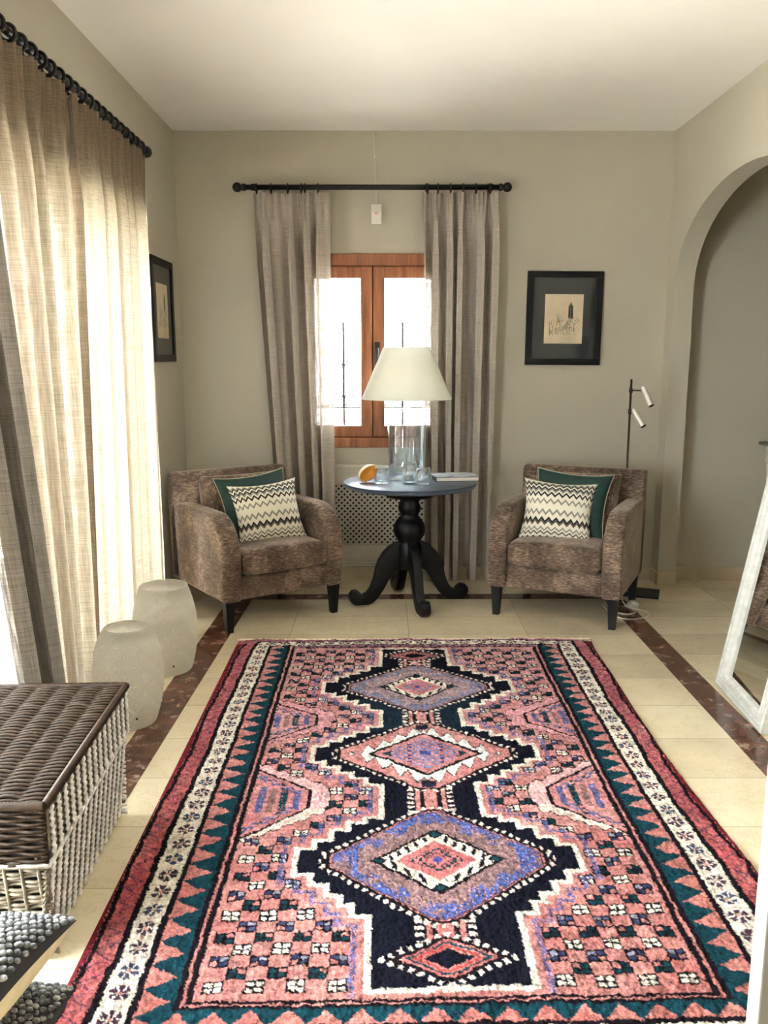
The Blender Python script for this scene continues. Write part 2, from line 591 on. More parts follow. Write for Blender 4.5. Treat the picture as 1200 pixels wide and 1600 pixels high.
# shrub on the terrace, seen through the gap of the curtain
shrub = thing('garden_shrub', 'yellow green shrub on the terrace seen through the curtain gap at far left', 'shrub', (-2.9, 5.2, -0.06))
bm = bmesh.new()
for i in range(900):
    th, ph = random.uniform(0, 2 * PI), random.uniform(-0.8, PI / 2)
    rr = random.uniform(0.7, 1.0)
    c = Vector((0.55 * rr * math.cos(th) * math.cos(ph), 0.75 * rr * math.sin(th) * math.cos(ph), 0.9 + 0.62 * rr * math.sin(ph)))
    a = Vector((random.gauss(0, 1), random.gauss(0, 1), random.gauss(0, 1))).normalized()
    b2 = a.orthogonal().normalized()
    L = random.uniform(0.05, 0.09)
    q = [c - a * L, c + b2 * L * 0.4, c + a * L, c - b2 * L * 0.4]
    bm.faces.new([bm.verts.new(p) for p in q])
mesh_obj('foliage', bm, plain('yellow_green_leaf', (150, 165, 60), 0.6, noise=0.3, scale=6), shrub)
bm = bmesh.new()
tube(bm, [(0, 0, 0), (0.02, 0.01, 0.4), (0.0, 0.03, 0.9)], [0.05, 0.04, 0.02], 8)
mesh_obj('stem', bm, plain('bark', (90, 74, 56), 0.9), shrub)


# ------------------------------------------------------------------ rug
def make_rug():
    rs = np.random.RandomState(5)
    half, Lr, st = 0.886, 2.745, 0.0034
    nu, nv = int(2 * half / st) + 1, int(Lr / st) + 1
    s1 = np.linspace(-half, half, nu)
    v1 = np.linspace(0, Lr, nv)
    S, V = np.meshgrid(s1, v1)

    def smooth(a, k):
        for ax in (0, 1):
            c = np.cumsum(np.concatenate([np.repeat(np.take(a, [0], ax), k, ax), a, np.repeat(np.take(a, [-1], ax), k, ax)], ax), ax)
            a = (np.take(c, range(2 * k, c.shape[ax]), ax) - np.take(c, range(0, c.shape[ax] - 2 * k), ax)) / (2 * k)
        return a
    def nz(k):
        a = smooth(rs.randn(nv, nu), k)
        return a / (a.std() + 1e-9)
    sJ = S + 0.0011 * nz(4) + 0.0045 * nz(50) + 0.0007 * rs.randn(nv, nu)
    vJ = V + 0.0011 * nz(4) + 0.004 * nz(50) + 0.0006 * rs.randn(nv, nu)
    h = np.abs(sJ)
    v = vJ
    rnd = rs.rand(nv, nu)
    tri = lambda x: 2 * np.abs(x - np.floor(x + 0.5))
    fr = lambda x: x - np.floor(x)
    C = np.zeros((nv, nu, 3))
    def put(mask, col):
        C[mask] = col
    DK, NAVY, TEAL = (20, 11, 20), (9, 11, 28), (13, 60, 72)
    WH, RED, BLUE, LAV = (226, 219, 205), (176, 62, 62), (84, 94, 146), (150, 128, 138)
    PINK = np.array((190, 134, 133.)) + (np.clip(1.2 - v, -1.0, 1.0))[..., None] * np.array((3, 9, 13.)) + nz(14)[..., None] * np.array((3, 7, 6.))
    def pink(mask, k=(0, 0, 0)):
        C[mask] = (PINK + np.array(k))[mask]
    def tritest(mask, col, p):
        put(mask & (rnd < p), col)
    hv = np.interp(v, [2.485, 2.51, 2.56, 2.572, 2.64, 2.652, 2.72, 2.745], [0.580, 0.622, 0.704, 0.716, 0.788, 0.802, 0.866, 0.886])
    hv = np.where(v < 2.485, 0, hv)
    H = np.maximum(h, hv)
    along = np.where(hv > h, sJ, v)
    # outer borders
    put(H > 0.866, (96, 24, 36))
    put((H > 0.876), (124, 34, 46))
    m = (H <= 0.872) & (H > 0.802)
    pink(m, (-14, -34, -28))
    put(m & (np.abs(H - 0.834 - 0.02 * (tri(along / 0.052) * 2 - 1)) < 0.0045) & (rnd < 0.8), (92, 58, 84))
    put((H <= 0.870) & (H > 0.856), DK)
    put((H <= 0.806) & (H > 0.788), DK)
    m = (H <= 0.788) & (H > 0.716)
    put(m, WH)
    fx = (H - 0.752) / 0.025
    fc = (fr(along / 0.0755) - 0.5) * 0.0755 / 0.026
    r = np.hypot(fx, fc)
    th = np.arctan2(fc, fx)
    pet = m & (r > 0.28) & (r < 1.0) & (np.cos(3 * th * 2 / 1.0 + PI) > -0.55)
    fid = np.floor(along / 0.0755)
    put(pet, (72, 48, 66))
    put(pet & (fid % 3 == 1), (66, 70, 98))
    put(m & (r < 0.2), (200, 130, 120))
    put(m & (np.abs(fx) < 0.09) & (r > 1.08), (206, 150, 146))
    put((H <= 0.719) & (H > 0.702), DK)
    m = (H <= 0.703) & (H > 0.62)
    pink(m, (0, -6, -8))
    put(m & (H < 0.633 + 0.072 * (1 - tri(along / 0.0815))), TEAL)
    put((H <= 0.624) & (H > 0.608), DK)
    pink((H <= 0.609) & (H > 0.600))
    put((H <= 0.601) & (H > 0.585), DK)
    F = H <= 0.585
    pink(F)
    # far end bands
    pink(v < 0.04, (-28, -30, -12))
    put((v < 0.012), (150, 96, 104))
    put((v > 0.036) & (v < 0.046) & (h < 0.80), DK)
    m = (v > 0.046) & (v < 0.094) & (h < 0.788)
    put(m, WH)
    fx = (v - 0.070) / 0.019
    fc = (fr(sJ / 0.0755) - 0.5) * 0.0755 / 0.029
    r = np.hypot(fx, fc)
    th = np.arctan2(fx, fc)
    put(m & (r > 0.3) & (r < 1) & (np.cos(6 * th + PI) > -0.6), (72, 48, 66))
    put((v >= 0.094) & (v < 0.104) & (h < 0.71), DK)
    m = (v >= 0.104) & (v < 0.138) & (h < 0.60)
    pink(m, (-40, -34, -16))
    put(m & (fr(sJ / 0.04) < 0.3) & (v > 0.112) & (v < 0.13), (70, 48, 60))
    put((v >= 0.132) & (v < 0.141) & (h < 0.60), DK)
    F &= v > 0.141
    # navy field outline
    vs = [0.171, 0.405, 0.463, 0.50, 0.54, 0.597, 0.708, 0.746, 0.795, 0.833, 0.89, 1.065, 1.11, 1.148, 1.19, 1.23, 1.335, 1.376, 1.422, 1.46, 1.505,
          1.73, 1.76, 1.80, 1.855, 1.896, 2.012, 2.058, 2.107, 2.145, 2.19, 2.455]
    hs = [0.153, 0.208, 0.256, 0.302, 0.349, 0.401, 0.351, 0.305, 0.257, 0.206, 0.153, 0.205, 0.253, 0.303, 0.351, 0.399, 0.352, 0.302, 0.253, 0.205, 0.153,
          0.202, 0.252, 0.302, 0.352, 0.398, 0.35, 0.302, 0.262, 0.23, 0.185]
    def nfun(vv):
        i = np.clip(np.searchsorted(vs, vv, side='right') - 1, -1, len(hs) - 1)
        out = np.array(hs + [0.0])[np.clip(i, 0, len(hs) - 1)]
        return np.where((vv < vs[0]) | (vv > vs[-1]), -1.0, out)
    def dil(dv, du):
        return np.max([nfun(v + k * dv) for k in (-1, -0.5, 0, 0.5, 1)], axis=0) + du
    n0 = dil(0, 0)
    nW = dil(0.016, 0.017)
    nB0, nB1 = dil(0.034, 0.036), dil(0.046, 0.052)
    nF = dil(0.06, 0.062)
    # trapezoid motifs
    hemall = np.zeros_like(F)
    dv_t = lambda vv, a, b: None
    def quad(ht, v0t, v1t, v0b, v1b, hb=0.592):
        k = (h - ht) / (hb - ht)
        lo = v0t + (v0b - v0t) * k
        hi = v1t + (v1b - v1t) * k
        return np.minimum(np.minimum(v - lo, hi - v), (h - ht) * 1.0), lo, hi
    traps = [((0.415, 0.945, 1.035, 0.82, 1.178), (0.338, 0.922, 1.046, 0.765, 1.205), (204, 150, 158)),
             ((0.395, 1.548, 1.661, 1.392, 1.838), (0.325, 1.527, 1.682, 1.345, 1.862), (216, 174, 176))]
    cellU, cellV = 0.0475, 0.0425
    ci, rj = np.floor(h / cellU), np.floor(v / cellV)
    hc, vc = (ci + 0.5) * cellU, (rj + 0.5) * cellV
    for A, B, hc_col in traps:
        q, lo, hi = quad(*B)
        zig = 0.020 * tri((h + 0.3 * (v - A[1])) / 0.05)
        inner = F & (q > -0.002 + zig)
        hemall |= F & (q > -0.035)
        put(F & (q > -0.008 + zig) & ~inner, DK)
        put(inner, hc_col)
        if B[0] < 0.33:
            put(inner & (v > A[2]), (226, 204, 194))
        q, lo, hi = quad(*A)
        t = F & (q > 0)
        pink(t, (6, 4, 6))
        mid = (A[1] + A[2]) / 2
        hw = (A[2] - A[1]) / 2
        for hx_, wd, cc in ((A[0] + 0.04, 0.010, BLUE), (A[0] + 0.083, 0.012, TEAL), (A[0] + 0.12, 0.010, (140, 112, 108)), (A[0] + 0.155, 0.012, BLUE)):
            put(t & (np.abs(h - hx_) < wd) & (np.abs(v - mid) < hw * (0.95 + 3.0 * (hx_ - A[0]))) & (rnd < 0.9), cc)
        for sg in (-1, 1):
            dd = (v - lo) if sg < 0 else (hi - v)
            ck = t & (dd > 0.025) & (dd < 0.062) & (h > A[0] + 0.05) & ((np.floor(h / 0.016) + np.floor(dd / 0.0125)) % 2 == 0)
            put(ck, np.array((88, 98, 150)))
            put(ck & (np.floor(h / 0.016) % 3 == 0), TEAL)
        put(F & (np.abs(q) < 0.006), DK)
    # checker cells
    cen_ok = (hc > 0.0) & (hc < 0.575) & (vc > 0.155) & (vc < 2.48) & (hc > np.max([nfun(vc + k * 0.046) for k in (-1, -0.5, 0, 0.5, 1)], axis=0) + 0.046)
    for A, B, _ in traps:
        k = (hc - B[0]) / (0.592 - B[0])
        lo = B[1] + (B[3] - B[1]) * k
        hi = B[2] + (B[4] - B[2]) * k
        cen_ok &= ~((np.minimum(np.minimum(vc - lo, hi - vc), hc - B[0])) > -0.016)
    lu, lv = (h - hc) / cellU, (v - vc) / cellV
    act = F & cen_ok & ((ci + rj) % 2 == 0)
    inn = act & (np.abs(lu) < 0.5) & (np.abs(lv) < 0.5)
    put(inn, DK)
    core = act & (np.abs(lu) < 0.39) & (np.abs(lv) < 0.36) & ((np.abs(lu) > 0.055) & (np.abs(lv) > 0.06))
    pink(core)
    hsh = (np.floor(rj * 7 + ci * 3 * (rj % 3 == 0)) % 6).astype(int)
    pal = [WH, (52, 58, 92), (16, 60, 70), (12, 14, 34), (66, 74, 110), (14, 52, 62)]
    quadm = core & (((lu > 0) ^ (lv > 0)))
    for i, c in enumerate(pal):
        put(quadm & (hsh == i), c)
        if i == 0:
            put(core & (hsh == 0) & (np.abs(lu) > 0.05) & (np.abs(lv) > 0.07), WH)
            put(core & (hsh == 0) & ((np.abs(lu) <= 0.05) | (np.abs(lv) <= 0.07)), DK)
        if i in (1, 4):
            put(core & (hsh == i) & ~quadm & (lu < 0), (142, 140, 158))
        if i in (2, 3, 5):
            put(core & (hsh == i) & ~quadm & (lu > 0), tuple(int(x * 0.8) for x in c))
    # field outline
    tritest(F & (h < nB1) & (h > nB0), BLUE, 0.62)
    put(F & (h < nW), WH)
    N = F & (h < n0)
    put(N, NAVY)
    ab = N & (v > 0.79) & (v < 1.09)
    put(ab, (16, 36, 50))
    # medallions
    def med(c, a, b, ac, bc):
        dv = v - c
        return dv, np.maximum(np.maximum(h / a + np.abs(dv) / b, h / ac), np.abs(dv) / bc)
    def serr(q, dv, w, wd=0.05):
        e = fr((h - 0.6 * np.abs(dv)) / 0.030) < 0.5
        put(N & (q > 1.012) & (q < 1.012 + wd) & e, (232, 214, 204))
    def stem(v0, v1):
        m = N & (v > v0) & (v < v1) & (h < 0.076)
        put(m & (h < 0.052), DK)
        pink(m & (h < 0.020))
        pink(m & (h > 0.036) & (h < 0.05))
        put(m & (h > 0.056) & (fr(v / 0.028) < 0.5), (232, 214, 204))
    for a_, b_ in ((0.322, 0.40), (0.905, 1.04), (1.535, 1.71), (2.215, 2.30)):
        stem(a_, b_)
    bn = nz(6)
    # big blue medallions
    for c, a, b, ac, bc, ai, bi, deep in ((0.654, 0.345, 0.288, 0.308, 0.268, 0.162, 0.150, 0), (1.955, 0.352, 0.296, 0.316, 0.272, 0.182, 0.152, 1)):
        dv, q = med(c, a, b, ac, bc)
        serr(q, dv, 0.05, 0.06)
        put(N & (q < 1.012), DK)
        pink(N & (q < 0.97))
        put(N & (q < 0.955), (84, 40, 60))
        zone = N & (q < 0.94)
        bl = np.array((116, 128, 160.)) if not deep else np.array((72, 97, 166.))
        gy_ = np.array((160, 140, 148.)) if not deep else np.array((140, 112, 114.))
        put(zone, gy_)
        step = 0.72 + 0.10 * (np.floor((h + 0.0) / 0.038) % 2) + 0.05 * (np.floor(np.abs(dv) / 0.03) % 2)
        mb = zone & (q > step)
        put(mb & (rnd < 0.8) & (bn > -0.9), bl)
        put(zone & (rnd > 0.93), (206, 150, 140))
        put(zone & (rnd < 0.05), (44, 40, 70))
        qi = h / ai + np.abs(dv) / bi
        put(N & (qi < 1.05), DK)
        put(N & (qi < 0.96), WH)
        put(N & (qi > 0.72) & (qi < 0.93) & (fr((h + 0.25 * dv) / 0.031) < 0.42) & (h > 0.018), DK)
        pink(N & (qi < 0.64), (4, -14, -10))
        rg = N & (qi < 0.44) & (qi > 0.22)
        put(rg & ((np.floor(h / 0.011) + np.floor(np.abs(dv) / 0.011)) % 2 == 0), TEAL if deep else (110, 130, 168))
        put(N & (qi < 0.10), (76, 84, 160))
        for ex in (0.0, 1.0):
            qq = np.abs(h - ex * ai * 0.93) / 0.028 + np.abs(np.abs(dv) - (1 - ex) * bi * 0.86) / 0.02
            put(N & (qq < 1), DK)
            put(N & (qq < 0.6), TEAL)
    # centre medallion
    dv, q = med(1.288, 0.352, 0.285, 0.316, 0.258)
    serr(q, dv, 0.05, 0.055)
    put(N & (q < 1.012), DK)
    pink(N & (q < 0.97), (4, 0, 0))
    qw = h / 0.292 + np.abs(dv) / 0.250
    tt = tri((h + 0.02) / 0.058)
    put(N & (q < 0.93) & (qw < 1.015 - 0.25 * tt), DK)
    put(N & (q < 0.93) & (qw < 0.985 - 0.25 * tt), (228, 232, 230))
    put(N & (h < 0.025) & (np.abs(dv) > 0.2) & (q < 0.95), (30, 34, 54))
    qd = h / 0.212 + np.abs(dv) / 0.168
    put(N & (qd < 1.0), DK)
    pink(N & (qd < 0.90), (8, 4, 4))
    ck = N & (qd < 0.74) & ((np.floor(h / 0.0165) + np.floor(np.abs(dv) / 0.0125)) % 2 == 0)
    put(ck, (128, 132, 178))
    put(ck & (np.floor(h / 0.0165) % 4 == 3), (48, 66, 128))
    put(N & (qd < 0.74) & (h > 0.125), TEAL)
    put(N & (h < 0.02) & (np.abs(dv) < 0.017), (62, 78, 150))
    # end medallions
    for c in (0.256, 2.362):
        dv, q = med(c, 0.142, 0.084, 0.136, 0.080)
        serr(q, dv, 0.1, 0.22)
        put(N & (q < 1.02), DK)
        pink(N & (q < 0.86), (0, -8, -8))
        put(N & (q < 0.76) & (q > 0.66), TEAL)
        put(N & (q < 0.60) & (q > 0.52), RED)
        put(N & (q < 0.44), NAVY)
    # wool variation
    k = 1 + 0.09 * rs.randn(nv, nu) + 0.07 * nz(2) + 0.03 * nz(25) + 0.035 * smooth(rs.randn(nv, 1) * np.ones((1, nu)), 1) * 1.5
    C = np.clip(C * k[..., None], 3, 250) / 255.0
    Cl = np.where(C <= 0.04045, C / 12.92, ((C + 0.055) / 1.055) ** 2.4)
    # geometry
    z = 0.011 + 0.0014 * nz(1) + 0.0014 * nz(4) + 0.001 * nz(30)
    edge = np.minimum(np.minimum(half - np.abs(S), V), Lr - V)
    z = np.where(edge < 0.012, z * np.clip(0.25 + edge / 0.016, 0, 1), z)
    z[0, :] = z[-1, :] = 0.0015
    z[:, 0] = z[:, -1] = 0.0015
    A = 0.027
    wav = 0.012 * np.sin(V * 3.2 + 0.6) * (np.abs(S) / half) ** 4 * np.sign(S) * (S > 0) + 0.03 * np.exp(-V / 0.12) * np.clip(S / half, 0, 1) ** 3
    X = 0.893 * math.cos(A) - 0.75 + S * math.cos(A) + V * 0.0055 + wav
    Y = 4.148 + (S + 0.893) * math.sin(A) - V
    Y = Y - 0.018 * np.exp(-V / 0.2) * S
    co = np.stack([X - 0.14, Y - 2.8, z], -1).reshape(-1, 3)
    me = bpy.data.meshes.new('pile')
    idx = np.arange(nu * nv).reshape(nv, nu)
    quads = np.stack([idx[:-1, :-1], idx[1:, :-1], idx[1:, 1:], idx[:-1, 1:]], -1).reshape(-1, 4)
    me.vertices.add(len(co))
    me.vertices.foreach_set('co', co.ravel())
    me.loops.add(quads.size)
    me.loops.foreach_set('vertex_index', quads.ravel().astype(np.int32))
    me.polygons.add(len(quads))
    me.polygons.foreach_set('loop_start', np.arange(0, quads.size, 4, dtype=np.int32))
    me.polygons.foreach_set('use_smooth', np.ones(len(quads), dtype=bool))
    me.update(calc_edges=True)
    at = me.color_attributes.new('wool', 'FLOAT_COLOR', 'POINT')
    at.data.foreach_set('color', np.concatenate([Cl.reshape(-1, 3), np.ones((nu * nv, 1))], 1).astype(np.float32).ravel())
    b = NB('knotted_wool')
    attr = b.n('ShaderNodeAttribute', attribute_name='wool')
    vv = b.coord('Object', (1, 1.8, 1))
    nn = b.noise(vv, 260, 3, 0.6)
    col = b.n('ShaderNodeMix', {0: 0.6, 6: attr.outputs[0], 7: b.ramp(nn, [(0.34, (0.3, 0.27, 0.27)), (0.56, (1, 1, 1))])}, data_type='RGBA', blend_type='MULTIPLY').outputs[2]
    mat = b.pbr(col, 0.95, 0, b.bump(nn, 0.6, 0.006), **{'Specular IOR Level': 0.15})
    me.materials.append(mat)
    root = thing('patterned_rug', 'large red, navy and ivory hand knotted rug with three diamond medallions on the tiled floor', 'rug', (0.14, 2.8, 0))
    o = bpy.data.objects.new('pile', me)
    COL.objects.link(o)
    o.parent = root
    bm = bmesh.new()
    rr = random.Random(3)
    for i in range(420):
        s_ = -half + 2 * half * (i + rr.random()) / 420
        x = 0.893 - 0.75 + s_ + (0.03 * max(0, s_ / half) ** 3) - 0.14
        y = 4.148 + (s_ + 0.893) * math.sin(A) - 0.018 * s_ - 2.8
        L = rr.uniform(0.018, 0.04)
        dx = rr.gauss(0, 0.010)
        w = 0.0034
        z0 = 0.004
        p = [(x - w, y - 0.004, z0), (x + w, y - 0.004, z0), (x + dx * 0.4 + w, y + L * 0.5, 0.006), (x + dx * 0.4 - w, y + L * 0.5, 0.006)]
        q = [(x + dx + w * 0.6, y + L, 0.001), (x + dx - w * 0.6, y + L, 0.001)]
        V4 = [bm.verts.new(t) for t in p + q]
        bm.faces.new(V4[:4])
        bm.faces.new((V4[3], V4[2], V4[4], V4[5]))
    fo = mesh_obj('fringe', bm, plain('cream_cotton', (226, 216, 196), 0.9), root)
    fo['kind'] = 'stuff'


make_rug()


# ------------------------------------------------------------------ curtains
def curtain_mesh(top, bot, nrm, zt, zb, nf, amp, head, seed, mats, name, parent, fine=3.2, amp_top=0.35, sway=0.0, lat=-0.055):
    """top / bot : ((x, y), (x, y)) end points of the hem lines; nrm : horizontal direction of the folds"""
    rr = random.Random(seed)
    nu, nt = int(nf * 34), 64
    p1, p2, p3 = rr.uniform(0, 6), rr.uniform(0, 6), rr.uniform(0, 6)
    bm = bmesh.new()
    uvl = bm.loops.layers.uv.new('UVMap')
    width = math.dist(bot[0], bot[1]) * 2.0
    grid = []
    for j in range(nt + 1):
        t = (j / nt)
        t = t ** 1.25
        z = zt + (zb - zt) * t
        d = zt - z
        row = []
        for i in range(nu + 1):
            u = i / nu
            ph = 2 * PI * (nf * u + 0.22 * math.sin(2 * PI * 1.3 * u + p1) + 0.12 * math.sin(2 * PI * 2.9 * u + p2 + t * 1.2))
            sfold = math.sin(ph)
            sfold = math.copysign(abs(sfold) ** 0.75, sfold) + 0.25 * math.sin(2 * ph + p3)
            kf = min(1.0, max(0.0, (d - head * 0.7) / 0.35))
            kf = kf * kf * (3 - 2 * kf)
            main = amp * (amp_top + (1 - amp_top) * kf) * sfold
            hf = max(0.0, 1 - d / (head * 2.2))
            pleat = 0.016 * hf * math.sin(2 * PI * nf * fine * u + 1.4 * math.sin(9 * u))
            uu = u + (lat / nf) * kf * math.sin(2 * ph + 0.25)
            tt = t
            bx = [(top[0][k] + (top[1][k] - top[0][k]) * uu) * (1 - tt) + (bot[0][k] + (bot[1][k] - bot[0][k]) * uu) * tt for k in (0, 1)]
            off = main + pleat + sway * math.sin(PI * t)
            row.append((bm.verts.new((bx[0] + nrm[0] * off, bx[1] + nrm[1] * off, z)), (u * width, z)))
        grid.append(row)
    for j in range(nt):
        for i in range(nu):
            q = (grid[j][i], grid[j][i + 1], grid[j + 1][i + 1], grid[j + 1][i])
            f = bm.faces.new([a[0] for a in q])
            f.smooth = True
            for lp, a in zip(f.loops, q):
                lp[uvl].uv = a[1]
    me = bpy.data.meshes.new(name)
    bm.to_mesh(me)
    bm.free()
    for m in mats:
        me.materials.append(m)
    o = bpy.data.objects.new(name, me)
    COL.objects.link(o)
    o.parent = parent
    return o


def torus_bm(R, r, axis, n=24, k=8):
    bm = bmesh.new()
    pts = []
    for i in range(n):
        a = 2 * PI * i / n
        pts.append((0, R * math.cos(a), R * math.sin(a)) if axis == 'x' else (R * math.cos(a), 0, R * math.sin(a)))
    tube(bm, pts, r, k, closed=True)
    return bm


# rod along the left wall
RX, RZ = -1.175, 2.425
rod = thing('curtain_rod', 'black curtain rod with ball end along the left wall above the wide curtains', 'curtain rod', (RX, 3.0, RZ), group='curtain rods')
bm = bmesh.new()
tube(bm, [(0, -1.35, 0), (0, 1.43, 0)], 0.014, 12)
mesh_obj('pole', bm, M_blackmetal, rod)
bm = bmesh.new()
ellipsoid(bm, (0, 1.455, 0), (0.028, 0.034, 0.028), u=20, v=12)
tube(bm, [(0, 1.41, 0), (0, 1.428, 0)], 0.02, 14)
mesh_obj('finial', bm, M_blackmetal, rod)
for yy in (1.20, 0.43, -0.9):
    bm = bmesh.new()
    tube(bm, [(-0.085, yy, 0), (0, yy, 0)], 0.009, 8)
    mesh_obj('bracket', bm, M_blackmetal, rod)

ring_me = None


def curtain_thing(name, label, loc):
    return thing(name, label, 'curtain', loc, group='linen curtains on the long rod' if name == 'linen_curtain' else 'taupe curtains of the back window')


def add_rings(parent, pts, R, r, axis):
    global ring_me
    first = None
    for p in pts:
        if first is None:
            first = mesh_obj('ring', torus_bm(R, r, axis), M_blackmetal, parent, smooth=True, loc=p)
        else:
            o = first.copy()
            o.parent = parent
            o.location = p
            COL.objects.link(o)


HT = 0.10
c1 = curtain_thing('linen_curtain', 'backlit beige linen curtain panel nearest the corner, behind the two white vases', (RX, 3.9, 0))
curtain_mesh(((0, -0.50), (0, 0.50)), ((-0.02, -0.60), (-0.02, 0.53)), (1, 0), RZ - 0.028, 0.02, 6, 0.036, HT, 4, [M_linen], 'drape', c1, fine=4)
add_rings(c1, [(0, -0.46 + 0.081 * i, RZ - 0.004) for i in range(12)], 0.025, 0.0068, 'y')
bm = bmesh.new()
uvl = bm.loops.layers.uv.new('UVMap')
LN = [(0.0, 0.53), (-0.015, 0.565), (-0.028, 0.61), (-0.036, 0.66), (-0.05, 0.70)]
rows = []
for k in range(25):
    z = 0.02 + (RZ - 0.14) * k / 24
    sp = 0.35 + 0.65 * min(1.0, (1 - k / 24) * 1.25)
    rows.append([bm.verts.new((x, 0.50 + (y - 0.50) * sp, z)) for x, y in LN])
for A, B in zip(rows, rows[1:]):
    for q in range(len(LN) - 1):
        f = bm.faces.new((A[q], A[q + 1], B[q + 1], B[q]))
        f.smooth = True
        for lp in f.loops:
            lp[uvl].uv = (lp.vert.co.y, lp.vert.co.z)
mesh_obj('lining', bm, M_lining, c1)['label'] = 'ivory lining edge'
c2 = curtain_thing('linen_curtain', 'backlit beige linen curtain panel in the middle of the long rod, behind the trunk', (RX, 3.0, 0))
curtain_mesh(((0, -0.48), (0, 0.385)), ((-0.015, -0.16), (-0.015, 0.36)), (1, 0), RZ - 0.028, 0.02, 5, 0.036, HT, 9, [M_linen], 'drape', c2, fine=4)
add_rings(c2, [(0, -0.45 + 0.082 * i, RZ - 0.004) for i in range(11)], 0.025, 0.0068, 'y')
c3 = curtain_thing('linen_curtain', 'bunched linen curtain strip, colour darkened for its shade, at the left edge, over the wicker trunk', (RX, 2.5, 0))
curtain_mesh(((0.045, -0.34), (0.045, 0.0)), ((0.045, 0.10), (0.045, 0.38)), (1, 0), RZ - 0.028, 0.02, 3, 0.035, HT, 12, [M_linenshade], 'drape', c3, fine=4)  # doubled edge of the neighbouring panel, shade put into its colour
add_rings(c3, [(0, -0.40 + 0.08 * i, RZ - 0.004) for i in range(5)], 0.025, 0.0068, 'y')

# rod and curtains of the back window
rodb = thing('curtain_rod', 'black curtain rod with two ball ends above the small back window', 'curtain rod', (-0.07, 5.30, 2.418), group='curtain rods')
bm = bmesh.new()
tube(bm, [(-0.76, 0, 0), (0.76, 0, 0)], 0.0155, 14)
mesh_obj('pole', bm, M_blackmetal, rodb)
for sg in (-1, 1):
    bm = bmesh.new()
    ellipsoid(bm, (sg * 0.80, 0, 0), (0.028, 0.028, 0.028), u=20, v=12)
    tube(bm, [(sg * 0.75, 0, 0), (sg * 0.765, 0, 0), (sg * 0.775, 0, 0), (sg * 0.785, 0, 0)], [0.02, 0.022, 0.014, 0.018], 14)
    mesh_obj('finial', bm, M_blackmetal, rodb)
    bm = bmesh.new()
    tube(bm, [(sg * 0.70, 0.10, 0), (sg * 0.70, 0, 0)], 0.009, 8)
    tube(bm, [(sg * 0.70 - 0.015, 0, 0), (sg * 0.70 + 0.015, 0, 0)], 0.02, 14)
    mesh_obj('bracket', bm, M_blackmetal, rodb)
c4 = curtain_thing('taupe_curtain', 'left taupe curtain of the back window, hanging behind the left armchair', (-0.55, 5.30, 0))
curtain_mesh(((-0.226, 0), (0.228, 0)), ((-0.10, 0.035), (0.245, 0.02)), (0, 1), 2.388, 0.03, 4, 0.056, 0.085, 21, [M_taupe], 'drape', c4, fine=3, lat=-0.10)
add_rings(c4, [(x, 0, 2.410) for x in (-0.205, -0.12, -0.02, 0.06, 0.08, 0.16)], 0.027, 0.0045, 'x')
c5 = curtain_thing('taupe_curtain', 'right taupe curtain of the back window, hanging to the floor behind the round table', (0.45, 5.30, 0))
curtain_mesh(((-0.223, 0), (0.235, 0)), ((-0.20, 0.028), (0.22, 0.028)), (0, 1), 2.388, 0.02, 5, 0.056, 0.085, 33, [M_taupe], 'drape', c5, fine=3, lat=-0.10)
add_rings(c5, [(x, 0, 2.410) for x in (-0.20, -0.19, -0.13, -0.055, 0.02, 0.095, 0.18)], 0.027, 0.0045, 'x')

# ------------------------------------------------------------------ alarm sensor with cable
al = thing('motion_sensor', 'white motion sensor box on the wall below the curtain rod above the window', 'motion sensor', (-0.046, YB, 2.265))
bm = bmesh.new()
prism(bm, [(-0.03, -0.045), (0.0, -0.045), (0.0, 0.07), (-0.022, 0.07), (-0.036, 0.02)], 'x', -0.031, 0.031, bevel=0.005)
mesh_obj('housing', bm, M_plasticw, al)
bm = bmesh.new()
box(bm, (-0.010, -0.041, 0.008), (0.010, -0.036, 0.020), bevel=0.002, M=None)
mesh_obj('lens', bm, plain('red_lens', (206, 150, 136), 0.3), al)['label'] = 'reddish lens'
bm = bmesh.new()
tube(bm, [(0.0, -0.006, 0.068), (-0.002, -0.004, 0.2), (-0.010, -0.004, 0.36), (-0.014, -0.004, 0.488)], 0.0025, 6)
box(bm, (-0.016, -0.008, 0.34), (-0.004, 0, 0.35))
mesh_obj('cable', bm, M_plasticw, al)

# ------------------------------------------------------------------ radiator cover
rcv = thing('radiator_cover', 'white lattice radiator cover under the back window, partly behind the table', 'radiator cover', (-0.07, YB + 0.056, 0))
LX = 0.42
bm = bmesh.new()
z0, z1, l0, l1 = 0.088, 0.755, 0.225, 0.628
box(bm, (-0.5, -0.05, l1), (0.52, -0.0, z1), bevel=0.003)
box(bm, (-0.5, -0.062, z1 - 0.03), (0.5, 0.0, z1), bevel=0.006)
box(bm, (-0.5, -0.056, z1 - 0.052), (0.5, 0.0, z1 - 0.036), bevel=0.003)
box(bm, (-0.5, -0.05, z0), (0.5, 0.0, l0), bevel=0.003)
for k in range(3):
    box(bm, (-0.5, -0.056 - 0.004 * k, z0 + 0.02 * (2 - k)), (0.5, 0.0, z0 + 0.02 * (2 - k) + 0.014), bevel=0.003)
box(bm, (-0.5, -0.05, l0), (-LX, 0.0, l1))
box(bm, (LX, -0.05, l0), (0.5, 0.0, l1))
mesh_obj('body', bm, M_cover, rcv)
bm = bmesh.new()
box(bm, (-LX, -0.012, l0), (LX, -0.004, l1))
mesh_obj('back_panel', bm, M_void, rcv)
bm = bmesh.new()
pitch, wd = 0.0262, 0.0128
cx, cz = 0.0, (l0 + l1) / 2
hwid, hh = LX, (l1 - l0) / 2
